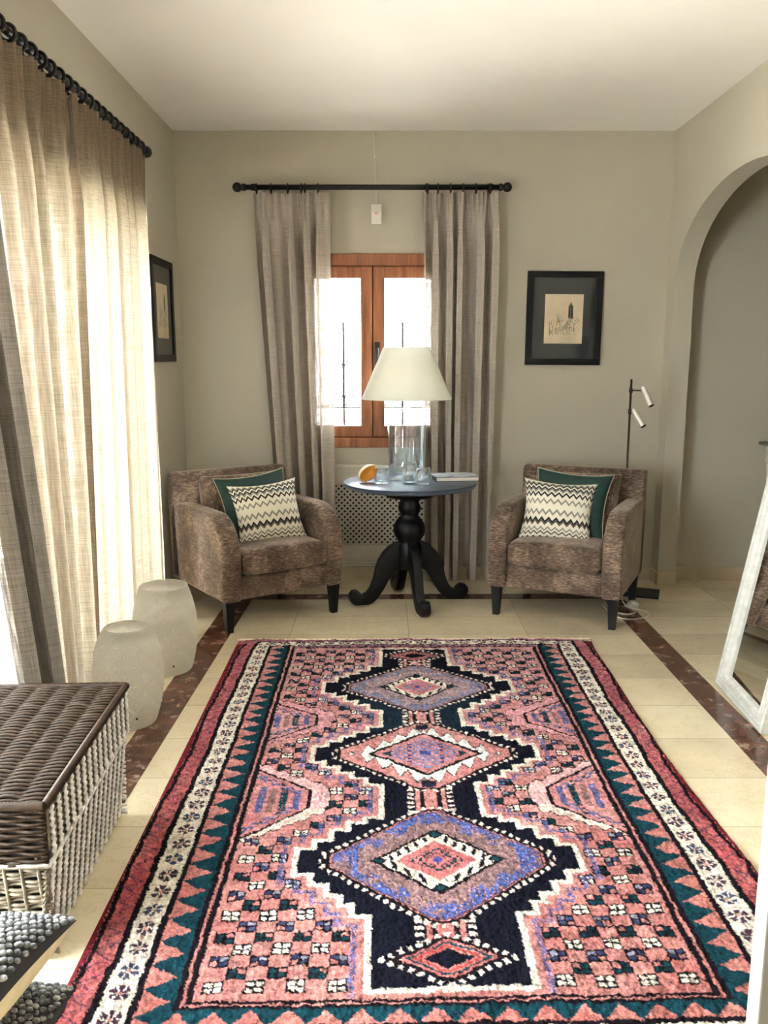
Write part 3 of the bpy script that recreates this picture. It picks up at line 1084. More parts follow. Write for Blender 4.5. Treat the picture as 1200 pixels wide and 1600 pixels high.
for sg in (1, -1):
    dirv = Vector((1, 0, sg)).normalized()
    nrm = Vector((-sg, 0, 1)).normalized()
    for k in range(-40, 41):
        o = k * pitch
        # clip the line against the rectangle
        base = nrm * o
        ts = []
        lo_t, hi_t = -9, 9
        for ax, lim in ((0, hwid), (2, hh)):
            a, b2 = (-lim - base[ax]) / dirv[ax], (lim - base[ax]) / dirv[ax]
            lo_t, hi_t = max(lo_t, min(a, b2)), min(hi_t, max(a, b2))
        if hi_t - lo_t < 0.01:
            continue
        p, q = base + dirv * (lo_t - 0.004), base + dirv * (hi_t + 0.004)
        y0 = -0.034 if sg > 0 else -0.026
        vs8 = []
        for yy in (y0, y0 + 0.008):
            for P in (p, q):
                for s2 in (-1, 1):
                    w3 = P + nrm * (s2 * wd / 2)
                    vs8.append(bm.verts.new((w3.x + cx, yy, w3.z + cz)))
        a = vs8
        for f in ((0, 1, 3, 2), (4, 6, 7, 5), (0, 4, 5, 1), (2, 3, 7, 6), (1, 5, 7, 3), (0, 2, 6, 4)):
            bm.faces.new([a[i] for i in f])
mesh_obj('lattice', bm, M_cover, rcv)


# ------------------------------------------------------------------ armchairs
def soft_block(lo, hi, bev, puff=0.0, seg=4, cuts=6):
    bm = bmesh.new()
    box(bm, lo, hi, bevel=bev, seg=seg)
    return bm


def cushion_grid(w, d, t, n=18, pinch=0.06, ex=0.42, corner=0.0):
    """closed pillow lying in local xy, thickness along z"""
    bm = bmesh.new()
    uvl = bm.loops.layers.uv.new('UVMap')
    top, bot = {}, {}
    for i in range(n + 1):
        for j in range(n + 1):
            a, b = -1 + 2 * i / n, -1 + 2 * j / n
            a2, b2 = math.sin(a * PI / 2) * 0.35 + a * 0.65, math.sin(b * PI / 2) * 0.35 + b * 0.65
            x = a2 * w / 2 * (1 - pinch * (1 - b2 * b2) * abs(a2) ** 2)
            y = b2 * d / 2 * (1 - pinch * (1 - a2 * a2) * abs(b2) ** 2)
            e = max(0.0, (1 - a2 * a2) * (1 - b2 * b2))
            z = t / 2 * e ** ex
            on_edge = i in (0, n) or j in (0, n)
            top[i, j] = bm.verts.new((x, y, z))
            bot[i, j] = top[i, j] if on_edge else bm.verts.new((x, y, -z))
    for i in range(n):
        for j in range(n):
            for D, rev, mi in ((top, False, 0), (bot, True, 1)):
                ks = [(i, j), (i + 1, j), (i + 1, j + 1), (i, j + 1)]
                if rev:
                    ks.reverse()
                vs_ = [D[k] for k in ks]
                if len(set(vs_)) < 3:
                    continue
                try:
                    f = bm.faces.new(vs_)
                except ValueError:
                    continue
                f.smooth = True
                f.material_index = mi
                for lp, k in zip(f.loops, ks):
                    lp[uvl].uv = (k[0] / n, k[1] / n)
    return bm


def make_chair(label):
    t = thing('armchair', label, 'armchair', group=None)
    W, AW = 0.365, 0.105
    prof = [(0.33, 0.17), (-0.362, 0.17), (-0.372, 0.30), (-0.374, 0.40)] + rings_poly(-0.174, 0.41, 0.20, 0.21, PI, PI / 2, 10) + [(0.05, 0.622), (0.20, 0.618), (0.33, 0.612)]
    for sg in (-1, 1):
        bm = bmesh.new()
        a, b = sorted((sg * W, sg * (W - AW)))
        prism(bm, prof, 'x', a, b, bevel=0.022, seg=4)
        mesh_obj('arm', bm, M_chen, t, smooth=50)
    bm = bmesh.new()
    box(bm, (-W + AW - 0.01, -0.350, 0.17), (W - AW + 0.01, 0.30, 0.296), bevel=0.018, seg=3)
    mesh_obj('seat_base', bm, M_chen, t, smooth=50)
    bm = bmesh.new()
    prism(bm, [(0.215, 0.17), (0.335, 0.17), (0.372, 0.74), (0.366, 0.772), (0.345, 0.782), (0.30, 0.780), (0.27, 0.755)], 'x', -W, W, bevel=0.018, seg=3)
    mesh_obj('backrest', bm, M_chen, t, smooth=50)
    # seat cushion, crowned
    bm = bmesh.new()
    box(bm, (-0.254, -0.388, 0.302), (0.254, 0.20, 0.430), bevel=0.040, seg=5)
    bmesh.ops.subdivide_edges(bm, edges=[e for e in bm.edges if e.calc_length() > 0.2], cuts=7, use_grid_fill=True)
    for v in bm.verts:
        if v.co.z > 0.36:
            v.co.z += 0.016 * max(0, 1 - (v.co.x / 0.256) ** 2) * (v.co.z - 0.36) / 0.068
        v.co.y -= 0.012 * max(0, 1 - (v.co.x / 0.256) ** 2) if v.co.y < -0.3 else 0
    mesh_obj('seat_cushion', bm, [M_chen, M_chen], t, smooth=40)
    bm = cushion_grid(0.50, 0.37, 0.25, 24, pinch=0.04, ex=0.22)
    bc = mesh_obj('back_cushion', bm, [M_chen, M_chen], t, smooth=True, loc=(0, 0.130, 0.588), rot=(math.radians(78), 0, 0))
    for sx in (-1, 1):
        for yy in (-0.325, 0.29):
            bm = bmesh.new()
            x0, y0 = sx * 0.322, yy
            vs_ = []
            for z, r in ((0.0, 0.017), (0.172, 0.027)):
                vs_.append([bm.verts.new((x0 + a * r, y0 + b * r, z)) for a, b in ((-1, -1), (1, -1), (1, 1), (-1, 1))])
            bm.faces.new(vs_[0])
            bm.faces.new(vs_[1])
            for k in range(4):
                bm.faces.new((vs_[0][k], vs_[0][(k + 1) % 4], vs_[1][(k + 1) % 4], vs_[1][k]))
            mesh_obj('leg', bm, M_blackwood, t)
    return t


def chair_pose(c0, c1):
    """front corners on the floor -> origin and heading"""
    a = math.atan2(c1[1] - c0[1], c1[0] - c0[0])
    mx, my = (c0[0] + c1[0]) / 2, (c0[1] + c1[1]) / 2
    return (mx - math.sin(a) * 0.37, my + math.cos(a) * 0.37, 0), a


LCH, LA = chair_pose((-0.822, 4.236), (-0.228, 4.655))
RCH, RA = chair_pose((0.573, 4.613), (1.238, 4.295))
chair = make_chair('brown chenille armchair in the left corner beside the wide curtains')
chair['group'] = 'pair of armchairs'
chair.location, chair.rotation_euler = LCH, (0, 0, LA)
chair_r = dup(chair, RCH, RA, 'brown chenille armchair on the right, under the framed print on the back wall')

# ------------------------------------------------------------------ cushions on the armchairs
_b = NB('zigzag_weave')
_tc = _b.n('ShaderNodeTexCoord')
_s = _b.n('ShaderNodeSeparateXYZ', {0: _tc.outputs['UV']})
_nz = _b.noise(_tc.outputs['UV'], 300, 2)
_t = _b.math('PINGPONG', _b.math('MULTIPLY', _s.outputs[0], 24), 1.0)
_h = _b.math('MULTIPLY_ADD', _t, 0.055, _b.math('MULTIPLY', _s.outputs[1], 0.94))
W1, K1, G1, Y1, B1 = (226, 222, 206), (28, 28, 34), (140, 140, 132), (228, 224, 206), (100, 86, 76)
_seq = [W1, K1, W1, W1, B1, W1, G1, W1, W1, B1, K1, W1, W1, G1, Y1, W1, Y1, G1, Y1, W1, K1, W1, G1, K1, W1, K1, G1, W1, W1, G1]
_c = _b.ramp(_h, [(i / 30, _seq[i]) for i in range(30)], 'CONSTANT')
M_zig = _b.pbr(_c, 0.9, 0, _b.bump(_nz, 0.3, 0.002))
M_green = plain('dark_green_velvet', (18, 52, 48), 0.7, noise=0.15, **{'Sheen Weight': 0.6, 'Sheen Roughness': 0.3, 'Sheen Tint': (0.35, 0.6, 0.55, 1)})
M_cream = plain('cream_piping', (200, 188, 160), 0.85)
M_trim = NB('black_white_trim')
_v = M_trim.coord('Object', (120, 120, 120))
M_trim = M_trim.pbr(M_trim.ramp(M_trim.noise(_v, 1.0, 1), [(0.47, (24, 24, 28)), (0.5, (220, 214, 200))], 'CONSTANT'), 0.9)


def chair_cushion(kind, ch, loc, lean, yaw, roll, label, w, d, t):
    T = Matrix.Translation(ch[0]) @ Matrix.Rotation(ch[1], 4, 'Z') @ Matrix.Translation(loc) @ Matrix.Rotation(yaw, 4, 'Z') @ Matrix.Rotation(roll, 4, 'Y') @ Matrix.Rotation(lean, 4, 'X')
    root = thing(kind + '_cushion', label, 'cushion', T.to_translation(), rot=T.to_euler(), group=kind + ' cushions on the armchairs')
    bm = cushion_grid(w, d, t, 22, pinch=0.12, ex=0.5)
    mats = [M_zig, M_zig] if kind == 'zigzag' else [M_green, M_green]
    mesh_obj('cover', bm, mats, root, smooth=True)
    if kind == 'zigzag':
        bm = bmesh.new()
        for i in range(27):
            x = -w / 2 + w * (i + 0.5) / 27
            ellipsoid(bm, (x, -d / 2 + 0.012 - 0.010 * abs(2 * x / w) ** 2, 0.0), (0.008, 0.010, 0.009), u=6, v=4)
        mesh_obj('trim', bm, M_trim, root)['label'] = 'black and white pompom trim'
    else:
        bm = bmesh.new()
        pts = []
        for k in range(4):
            for i in range(16):
                q = -1 + 2 * i / 16
                a, b2 = [(q, -1), (1, q), (-q, 1), (-1, -q)][k]
                a2, b3 = math.sin(a * PI / 2) * 0.35 + a * 0.65, math.sin(b2 * PI / 2) * 0.35 + b2 * 0.65
                pts.append((a2 * w / 2 * (1 - 0.12 * (1 - b3 * b3) * a2 * a2), b3 * d / 2 * (1 - 0.12 * (1 - a2 * a2) * b3 * b3), 0))
        tube(bm, pts, 0.0022, 6, closed=True)
        mesh_obj('piping', bm, M_cream, root)['label'] = 'cream piping'
    return root


LC, RC = (LCH, LA), (RCH, RA)
d2 = math.radians
chair_cushion('velvet', LC, (0.01, -0.02, 0.600), d2(70), 0.0, d2(-4), 'dark green velvet cushion behind the zigzag cushion on the left armchair', 0.44, 0.39, 0.12)
chair_cushion('zigzag', LC, (0.03, -0.115, 0.575), d2(68), d2(-6), d2(-3), 'cream and black zigzag cushion on the left armchair', 0.41, 0.36, 0.14)
chair_cushion('velvet', RC, (0.0, -0.02, 0.605), d2(70), 0.0, d2(3), 'dark green velvet cushion behind the zigzag cushion on the right armchair', 0.44, 0.39, 0.12)
chair_cushion('zigzag', RC, (-0.045, -0.115, 0.575), d2(68), d2(10), d2(3), 'cream and black zigzag cushion on the right armchair', 0.41, 0.36, 0.14)

# ------------------------------------------------------------------ round table
TC = (0.148, 4.885, 0)
tb = thing('pedestal_table', 'round black pedestal table with scrolled feet between the two armchairs', 'table', TC, math.radians(14))
bm = bmesh.new()
lathe(bm, [(0.001, 0.690), (0.36, 0.690), (0.378, 0.694), (0.387, 0.702), (0.388, 0.708), (0.380, 0.713), (0.384, 0.718), (0.378, 0.722), (0.001, 0.722)], 96)
mesh_obj('tabletop', bm, M_tabletop, tb, smooth=40)
bm = bmesh.new()
lathe(bm, [(0.001, 0.69), (0.20, 0.69), (0.19, 0.672), (0.15, 0.645), (0.135, 0.632), (0.06, 0.628), (0.055, 0.61), (0.056, 0.598), (0.066, 0.575), (0.066, 0.555), (0.054, 0.53), (0.053, 0.518),
           (0.074, 0.495), (0.090, 0.465), (0.094, 0.435), (0.088, 0.405), (0.066, 0.372), (0.066, 0.36), (0.075, 0.345), (0.075, 0.22), (0.06, 0.205), (0.001, 0.205)], 48)
mesh_obj('pedestal', bm, M_blackwood, tb, smooth=50)
legp = [(0.045, 0.372), (0.085, 0.362), (0.128, 0.338), (0.16, 0.305), (0.188, 0.262), (0.205, 0.21), (0.218, 0.150), (0.238, 0.100), (0.262, 0.07), (0.285, 0.062), (0.300, 0.078), (0.318, 0.092),
        (0.345, 0.090), (0.362, 0.070), (0.366, 0.045), (0.352, 0.018), (0.330, 0.002), (0.25, 0.002), (0.222, 0.012), (0.192, 0.040), (0.156, 0.092), (0.128, 0.144), (0.105, 0.180), (0.075, 0.200), (0.045, 0.205)]
for k in range(4):
    bm = bmesh.new()
    vs_ = prism(bm, legp, 'y', -0.027, 0.027, bevel=0.009, seg=2)
    bmesh.ops.transform(bm, matrix=Matrix.Rotation(k * PI / 2, 4, 'Z'), verts=bm.verts)
    mesh_obj('leg', bm, M_blackwood, tb, smooth=50)

TZ = 0.7225
# glass table lamp
lp = thing('table_lamp', 'table lamp with clear glass cylinder base and white cone shade on the round table', 'table lamp', (0.130, 4.975, TZ))
bm = bmesh.new()
lathe(bm, [(0.002, 0.0), (0.105, 0.0), (0.109, 0.005), (0.109, 0.395), (0.105, 0.40), (0.103, 0.395), (0.103, 0.012), (0.002, 0.010)], 64)
mesh_obj('glass_base', bm, M_glass, lp)
bm = bmesh.new()
tube(bm, [(0, 0, 0.012), (0, 0, 0.74)], 0.004, 8)
lathe(bm, [(0.108, 0.400), (0.11, 0.403), (0.11, 0.408), (0.02, 0.413), (0.012, 0.43), (0.002, 0.43)], 40)
tube(bm, [(0, 0, 0.50), (0, 0, 0.56)], 0.017, 14)
for k in range(3):
    a = 2 * PI * k / 3
    tube(bm, [(0, 0, 0.735), (0.131 * math.cos(a), 0.131 * math.sin(a), 0.754)], 0.002, 6)
mesh_obj('stem', bm, thin_glass('clear_acrylic', (0.9, 0.92, 0.93), 0.15, 0.6), lp)
_b = NB('white_shade_fabric')
_nz = _b.noise(_b.coord(), 220, 2)
_df = _b.n('ShaderNodeBsdfDiffuse', {0: (0.70, 0.70, 0.63, 1), 'Normal': _b.bump(_nz, 0.1, 0.002)})
_tl = _b.n('ShaderNodeBsdfTranslucent', {0: (0.70, 0.70, 0.58, 1)})
M_shade = _b.surface(_b.n('ShaderNodeMixShader', {0: 0.30, 1: _df.outputs[0], 2: _tl.outputs[0]}).outputs[0])
bm = bmesh.new()
lathe(bm, [(0.260, 0.468), (0.261, 0.466), (0.262, 0.468), (0.134, 0.760), (0.133, 0.761), (0.132, 0.759)], 72, cap=False)
mesh_obj('lamp_shade', bm, M_shade, lp)


def tumbler(loc, r0, r1, rm, hgt, label):
    o = thing('glass_tumbler', label, 'glass', loc, group='glass tumblers on the round table')
    bm = bmesh.new()
    pr_ = [(0.001, 0), (r0 * 0.9, 0), (r0, 0.005), (rm, hgt * 0.45), (r1, hgt), (r1 - 0.0025, hgt), (rm - 0.003, hgt * 0.45), (r0 - 0.004, 0.016), (0.001, 0.014)]
    lathe(bm, pr_, 40)
    me = mesh_obj('vessel', bm, M_glass, o)
    return o


tumbler((-0.014, 4.79, TZ), 0.040, 0.037, 0.041, 0.092, 'clear glass tumbler in front of the orange shell on the round table')
tm = tumbler((0.1425, 4.805, TZ), 0.040, 0.040, 0.045, 0.118, 'clear glass holding a small white candle, right in front of the lamp base')
cd = thing('tea_candle', 'small white candle inside the middle glass on the round table', 'candle', (0.1425, 4.805, TZ + 0.0165))
bm = bmesh.new()
lathe(bm, [(0.001, 0), (0.022, 0), (0.023, 0.004), (0.023, 0.028), (0.020, 0.030), (0.001, 0.028)], 24)
mesh_obj('wax', bm, plain('white_wax', (236, 232, 224), 0.5), cd)
bm = bmesh.new()
tube(bm, [(0, 0, 0.027), (0.001, 0, 0.036)], 0.001, 5)
mesh_obj('wick', bm, M_void, cd)
tumbler((0.222, 4.752, TZ), 0.036, 0.040, 0.050, 0.092, 'round clear glass tumbler beside the book on the round table')

# orange and cream shell
sh = thing('ceramic_shell', 'half round ornament, cream outside and orange inside, on the left of the round table', 'ornament', (-0.088, 4.825, TZ), rot=(0, 0, math.radians(18)))
M_orange = plain('orange_glaze', (236, 160, 58), 0.4, noise=0.08, scale=12)
M_rind = plain('cream_glaze', (236, 224, 190), 0.4)
bm = bmesh.new()
n_a, n_b = 24, 12
ra, rb, rc_ = 0.066, 0.05, 0.046
G = [[bm.verts.new((ra * math.cos(2 * PI * i / n_a) * math.sin(PI / 2 * j / n_b), rb * math.cos(PI / 2 * j / n_b), rc_ * math.sin(2 * PI * i / n_a) * math.sin(PI / 2 * j / n_b))) for i in range(n_a)] for j in range(1, n_b + 1)]
top_v = bm.verts.new((0, rb, 0))
for i in range(n_a):
    bm.faces.new((top_v, G[0][i], G[0][(i + 1) % n_a]))
for j in range(n_b - 1):
    for i in range(n_a):
        bm.faces.new((G[j][i], G[j + 1][i], G[j + 1][(i + 1) % n_a], G[j][(i + 1) % n_a]))
rim = [bm.verts.new((v.co.x * 0.88, -0.002, v.co.z * 0.86)) for v in G[-1]]
for i in range(n_a):
    bm.faces.new((G[-1][i], rim[i], rim[(i + 1) % n_a], G[-1][(i + 1) % n_a]))
for f in bm.faces:
    f.smooth = True
bmesh.ops.transform(bm, matrix=Matrix.Translation((0, 0, 0.052)) @ Matrix.Rotation(d2(-30), 4, 'Y') @ Matrix.Rotation(d2(14), 4, 'X'), verts=bm.verts)
mesh_obj('rind', bm, M_rind, sh)
bm = bmesh.new()
rr_ = [[bm.verts.new((ra * 0.885 * k * math.cos(2 * PI * i / n_a), 0.012 * (1 - k) - 0.001, rc_ * 0.865 * k * math.sin(2 * PI * i / n_a))) for i in range(n_a)] for k in (0.05, 0.35, 0.7, 1.0)]
bm.faces.new(rr_[0])
for A, B in zip(rr_, rr_[1:]):
    for i in range(n_a):
        bm.faces.new((A[i], A[(i + 1) % n_a], B[(i + 1) % n_a], B[i]))
bmesh.ops.transform(bm, matrix=Matrix.Translation((0, 0, 0.052)) @ Matrix.Rotation(d2(-30), 4, 'Y') @ Matrix.Rotation(d2(14), 4, 'X'), verts=bm.verts)
mesh_obj('inside', bm, M_orange, sh)['label'] = 'orange inside'

# book
bk = thing('hardcover_book', 'hardcover book with pale misty cover and black edges on the round table', 'book', (0.41, 4.955, TZ), d2(9))
BW, BD, BT = 0.128, 0.095, 0.026
bm = bmesh.new()
box(bm, (-BW, -BD, 0.0), (BW, BD, 0.003), bevel=0.001)
box(bm, (-BW, -BD, BT - 0.003), (BW, BD, BT), bevel=0.001)
box(bm, (-BW, -BD, 0.0), (-BW + 0.004, BD, BT), bevel=0.0015)
mesh_obj('cover', bm, plain('black_board', (22, 24, 30), 0.4), bk)
_b = NB('misty_photo_cover')
_v = _b.coord('Object', (9, 22, 1))
M_cov = _b.pbr(_b.ramp(_b.noise(_v, 1.0, 3), [(0.35, (120, 138, 158)), (0.5, (190, 200, 206)), (0.65, (226, 226, 222))]), 0.25)
bm = bmesh.new()
box(bm, (-BW + 0.003, -BD + 0.002, BT), (BW - 0.002, BD - 0.002, BT + 0.0006))
mesh_obj('dust_jacket', bm, M_cov, bk)
bm = bmesh.new()
box(bm, (-BW + 0.004, -BD + 0.003, 0.003), (BW - 0.004, BD - 0.004, BT - 0.003))
mesh_obj('pages', bm, plain('page_edges', (226, 222, 212), 0.8, noise=0.04, scale=300), bk)

# ------------------------------------------------------------------ framed prints
M_frame = plain('black_frame', (9, 9, 15), 0.5, **{'Specular IOR Level': 0.25})
M_mat = plain('dark_green_mat', (18, 24, 28), 0.45, **{'Specular IOR Level': 0.3})
M_paper = plain('aged_paper', (214, 196, 166), 0.8, noise=0.05, scale=8)
M_ink = plain('grey_ink', (88, 84, 70), 0.9, noise=0.25, scale=160)
M_inkl = plain('pale_ink', (150, 142, 118), 0.9, noise=0.2, scale=160)


def sketch(bm, x0, z0, x1, z1, y, rr):
    """an etching of trees and a tall tower: flat ink shapes lying on the paper"""
    def P(u, v):
        return (x0 + (x1 - x0) * u, z0 + (z1 - z0) * v)
    def stroke(a, b, w, mi):
        (ax, az), (bx, bz) = P(*a), P(*b)
        dx, dz = bx - ax, bz - az
        L = math.hypot(dx, dz) or 1e-6
        nx, nz_ = -dz / L * w, dx / L * w
        f = bm.faces.new([bm.verts.new(p) for p in ((ax - nx, y, az - nz_), (ax + nx, y, az + nz_), (bx + nx * 0.6, y, bz + nz_ * 0.6), (bx - nx * 0.6, y, bz - nz_ * 0.6))])
        f.material_index = mi
    for i in range(46):                      # tower
        u = 0.62 + 0.12 * rr.random()
        stroke((u, 0.50 + 0.05 * rr.random()), (u + rr.gauss(0, 0.004), 0.72 + 0.07 * rr.random()), 0.0011, 0)
    for i in range(20):
        u = 0.65 + 0.06 * rr.random()
        stroke((u, 0.72), (u, 0.80 + 0.045 * (1 - abs(u - 0.68) / 0.03)), 0.0010, 0)
    def tree(u, v, ang, ln, dep, w):
        u2, v2 = u + math.cos(ang) * ln, v + math.sin(ang) * ln
        stroke((u, v), (u2, v2), w, 0 if dep > 1 else 1)
        if dep > 0:
            for k in range(3):
                tree(u2, v2, ang + rr.uniform(-0.8, 0.8), ln * rr.uniform(0.55, 0.8), dep - 1, w * 0.62)
    for u, v, s_ in ((0.30, 0.20, 0.15), (0.42, 0.24, 0.12), (0.77, 0.24, 0.13), (0.66, 0.26, 0.10), (0.22, 0.24, 0.09)):
        tree(u, v, PI / 2 + rr.uniform(-0.1, 0.1), s_, 4, 0.0018)
    for i in range(150):
        u, v = rr.uniform(0.14, 0.84), rr.uniform(0.18, 0.34)
        stroke((u, v), (u + rr.gauss(0, 0.03), v + rr.gauss(0, 0.02)), 0.0010, 0 if rr.random() < 0.45 else 1)
    for i in range(24):
        u = rr.uniform(0.45, 0.68)
        stroke((u, 0.30), (u + 0.02, 0.30 + 0.16 * (1 - abs(u - 0.56) / 0.13)), 0.0010, 1)
    stroke((0.14, 0.17), (0.13, 0.44), 0.0022, 0)


def framed(label, loc, rz, roll, seed):
    o = thing('framed_print', label, 'picture', loc, rot=(0, roll, rz), group='framed etchings')
    w, hgt, f, dp = 0.2335, 0.283, 0.040, 0.022
    bm = bmesh.new()
    box(bm, (-w, -dp, hgt - f), (w, 0, hgt), bevel=0.003)
    box(bm, (-w, -dp, -hgt), (w, 0, -hgt + f), bevel=0.003)
    box(bm, (-w, -dp, -hgt + f), (-w + f, 0, hgt - f), bevel=0.003)
    box(bm, (w - f, -dp, -hgt + f), (w, 0, hgt - f), bevel=0.003)
    mesh_obj('frame', bm, M_frame, o)
    bm = bmesh.new()
    box(bm, (-w + f - 0.002, -0.010, -hgt + f - 0.002), (w - f + 0.002, -0.002, hgt - f + 0.002))
    mesh_obj('mat', bm, M_mat, o)
    bm = bmesh.new()
    pw0, pw1, pz0, pz1 = -0.120, 0.116, -0.152, 0.147
    box(bm, (pw0, -0.0115, pz0), (pw1, -0.0095, pz1), mi=2)
    sketch(bm, pw0, pz0, pw1, pz1, -0.0122, random.Random(seed))
    mesh_obj('print', bm, [M_ink, M_inkl, M_paper], o)
    bm = bmesh.new()
    box(bm, (-w + f - 0.002, -0.016, -hgt + f - 0.002), (w - f + 0.002, -0.0145, hgt - f + 0.002))
    mesh_obj('glazing', bm, M_picglass, o)
    return o


framed('black framed etching of a tower on the back wall, right of the window', (1.112, YB - 0.001, 1.663), 0.0, d2(0.35), 5)
framed('black framed etching on the left wall beside the curtain edge', (XL + 0.001, 4.925, 1.685), PI / 2, 0.0, 11)

# ------------------------------------------------------------------ floor lamp
flp = thing('floor_lamp', 'thin reading floor lamp with two small metal spots in the right corner', 'floor lamp', (1.555, 5.06, 0))
bm = bmesh.new()
box(bm, (-0.13, -0.10, 0.0), (0.13, 0.10, 0.012), bevel=0.002, M=Matrix.Rotation(d2(-20), 4, 'Z'))
mesh_obj('base', bm, M_blackplate, flp)
bm = bmesh.new()
PX, PY = -0.095, 0.02
tube(bm, [(PX, PY, 0.012), (PX, PY, 1.30)], 0.0065, 10)
mesh_obj('pole', bm, M_darkmetal, flp)
for (a, b, arm) in (((-0.035, 0.0, 1.262), (0.005, -0.06, 1.150), 1.235), ((-0.085, 0.0, 1.128), (-0.035, -0.06, 1.030), 1.11)):
    bm = bmesh.new()
    A, B = Vector(a), Vector(b)
    D = (B - A).normalized()
    tube(bm, [A, A + D * 0.012, A + D * 0.013, B], [0.008, 0.013, 0.0165, 0.0175], 18)
    hd = mesh_obj('spot_head', bm, M_chrome, flp, smooth=40)
    bm = bmesh.new()
    tube(bm, [B - D * 0.002, B + D * 0.003], [0.0165, 0.0165], 18)
    mesh_obj('opening', bm, M_void, hd)
    bm = bmesh.new()
    mid = A + (B - A) * 0.18
    tube(bm, [(PX, PY, arm), (mid.x, mid.y, arm)], 0.005, 8)
    tube(bm, [(PX, PY, arm - 0.014), (PX, PY, arm + 0.014)], 0.011, 12)
    mesh_obj('joint', bm, M_darkmetal, hd)

# cord of the floor lamp with its foot switch
co_ = thing('power_cord', 'clear power cord with metal foot switch on the floor by the right armchair leg', 'cord', (1.40, 4.80, 0))
def smooth_path(pts, n=10):
    out = []
    for i in range(len(pts) - 1):
        p0, p1, p2, p3 = (Vector(pts[max(i - 1, 0)]), Vector(pts[i]), Vector(pts[i + 1]), Vector(pts[min(i + 2, len(pts) - 1)]))
        for k in range(n):
            t = k / n
            out.append(0.5 * ((2 * p1) + (p2 - p0) * t + (2 * p0 - 5 * p1 + 4 * p2 - p3) * t * t + (3 * p1 - p0 - 3 * p2 + p3) * t ** 3))
    out.append(Vector(pts[-1]))
    return out
M_cord = plain('clear_cord', (206, 198, 180), 0.25)
bm = bmesh.new()
tube(bm, smooth_path([(0.10, 0.26, 0.006), (0.02, 0.22, 0.10), (0.02, 0.12, 0.07), (0.0, 0.02, 0.02), (0.02, -0.06, 0.005)]), 0.0035, 8)
tube(bm, smooth_path([(0.02, -0.06, 0.005), (0.10, -0.17, 0.005), (0.02, -0.27, 0.005), (-0.08, -0.27, 0.005), (-0.12, -0.16, 0.005), (-0.12, 0.0, 0.005)]), 0.0035, 8)
tube(bm, smooth_path([(0.0, -0.02, 0.005), (0.03, -0.14, 0.005), (-0.04, -0.19, 0.005), (-0.09, -0.12, 0.005), (-0.10, 0.05, 0.005)]), 0.0035, 8)
mesh_obj('cable', bm, M_cord, co_)
bm = bmesh.new()
lathe(bm, [(0.001, 0), (0.03, 0), (0.034, 0.008), (0.034, 0.018), (0.022, 0.026), (0.018, 0.034), (0.001, 0.036)], 28, c=(0.05, -0.02, 0))
mesh_obj('foot_switch', bm, M_chrome, co_, smooth=40)

# ------------------------------------------------------------------ vases
_b = NB('white_pierced_ceramic')
_tc = _b.n('ShaderNodeTexCoord')
_s = _b.n('ShaderNodeSeparateXYZ', {0: _tc.outputs['UV']})
_p = _b.math('PINGPONG', _b.math('MULTIPLY', _s.outputs[0], 1.0), 0.5)
_q = _b.math('PINGPONG', _b.math('MULTIPLY', _s.outputs[1], 1.0), 0.5)
_dm = _b.math('ADD', _p, _q)
_ln = _b.math('SINE', _b.math('MULTIPLY', _dm, 38))
_df = _b.n('ShaderNodeBsdfPrincipled', {'Base Color': _b.ramp(_b.math('MULTIPLY_ADD', _ln, 0.5, 0.5), [(0.1, (206, 202, 190)), (0.35, (238, 235, 226))]), 'Roughness': 0.55, 'Normal': _b.bump(_ln, 1.0, 0.004)})
_tl = _b.n('ShaderNodeBsdfTranslucent', {0: (1.0, 0.98, 0.92, 1)})
M_vase = _b.surface(_b.n('ShaderNodeMixShader', {0: 0.5, 1: _df.outputs[0], 2: _tl.outputs[0]}).outputs[0])
_b = NB('pierced_openings')
M_hole = _b.surface(_b.n('ShaderNodeMixShader', {0: 0.75, 1: _b.n('ShaderNodeBsdfDiffuse', {0: (0.93, 0.90, 0.80, 1)}).outputs[0], 2: _b.n('ShaderNodeBsdfTranslucent', {0: (1, 0.97, 0.88, 1)}).outputs[0]}).outputs[0])


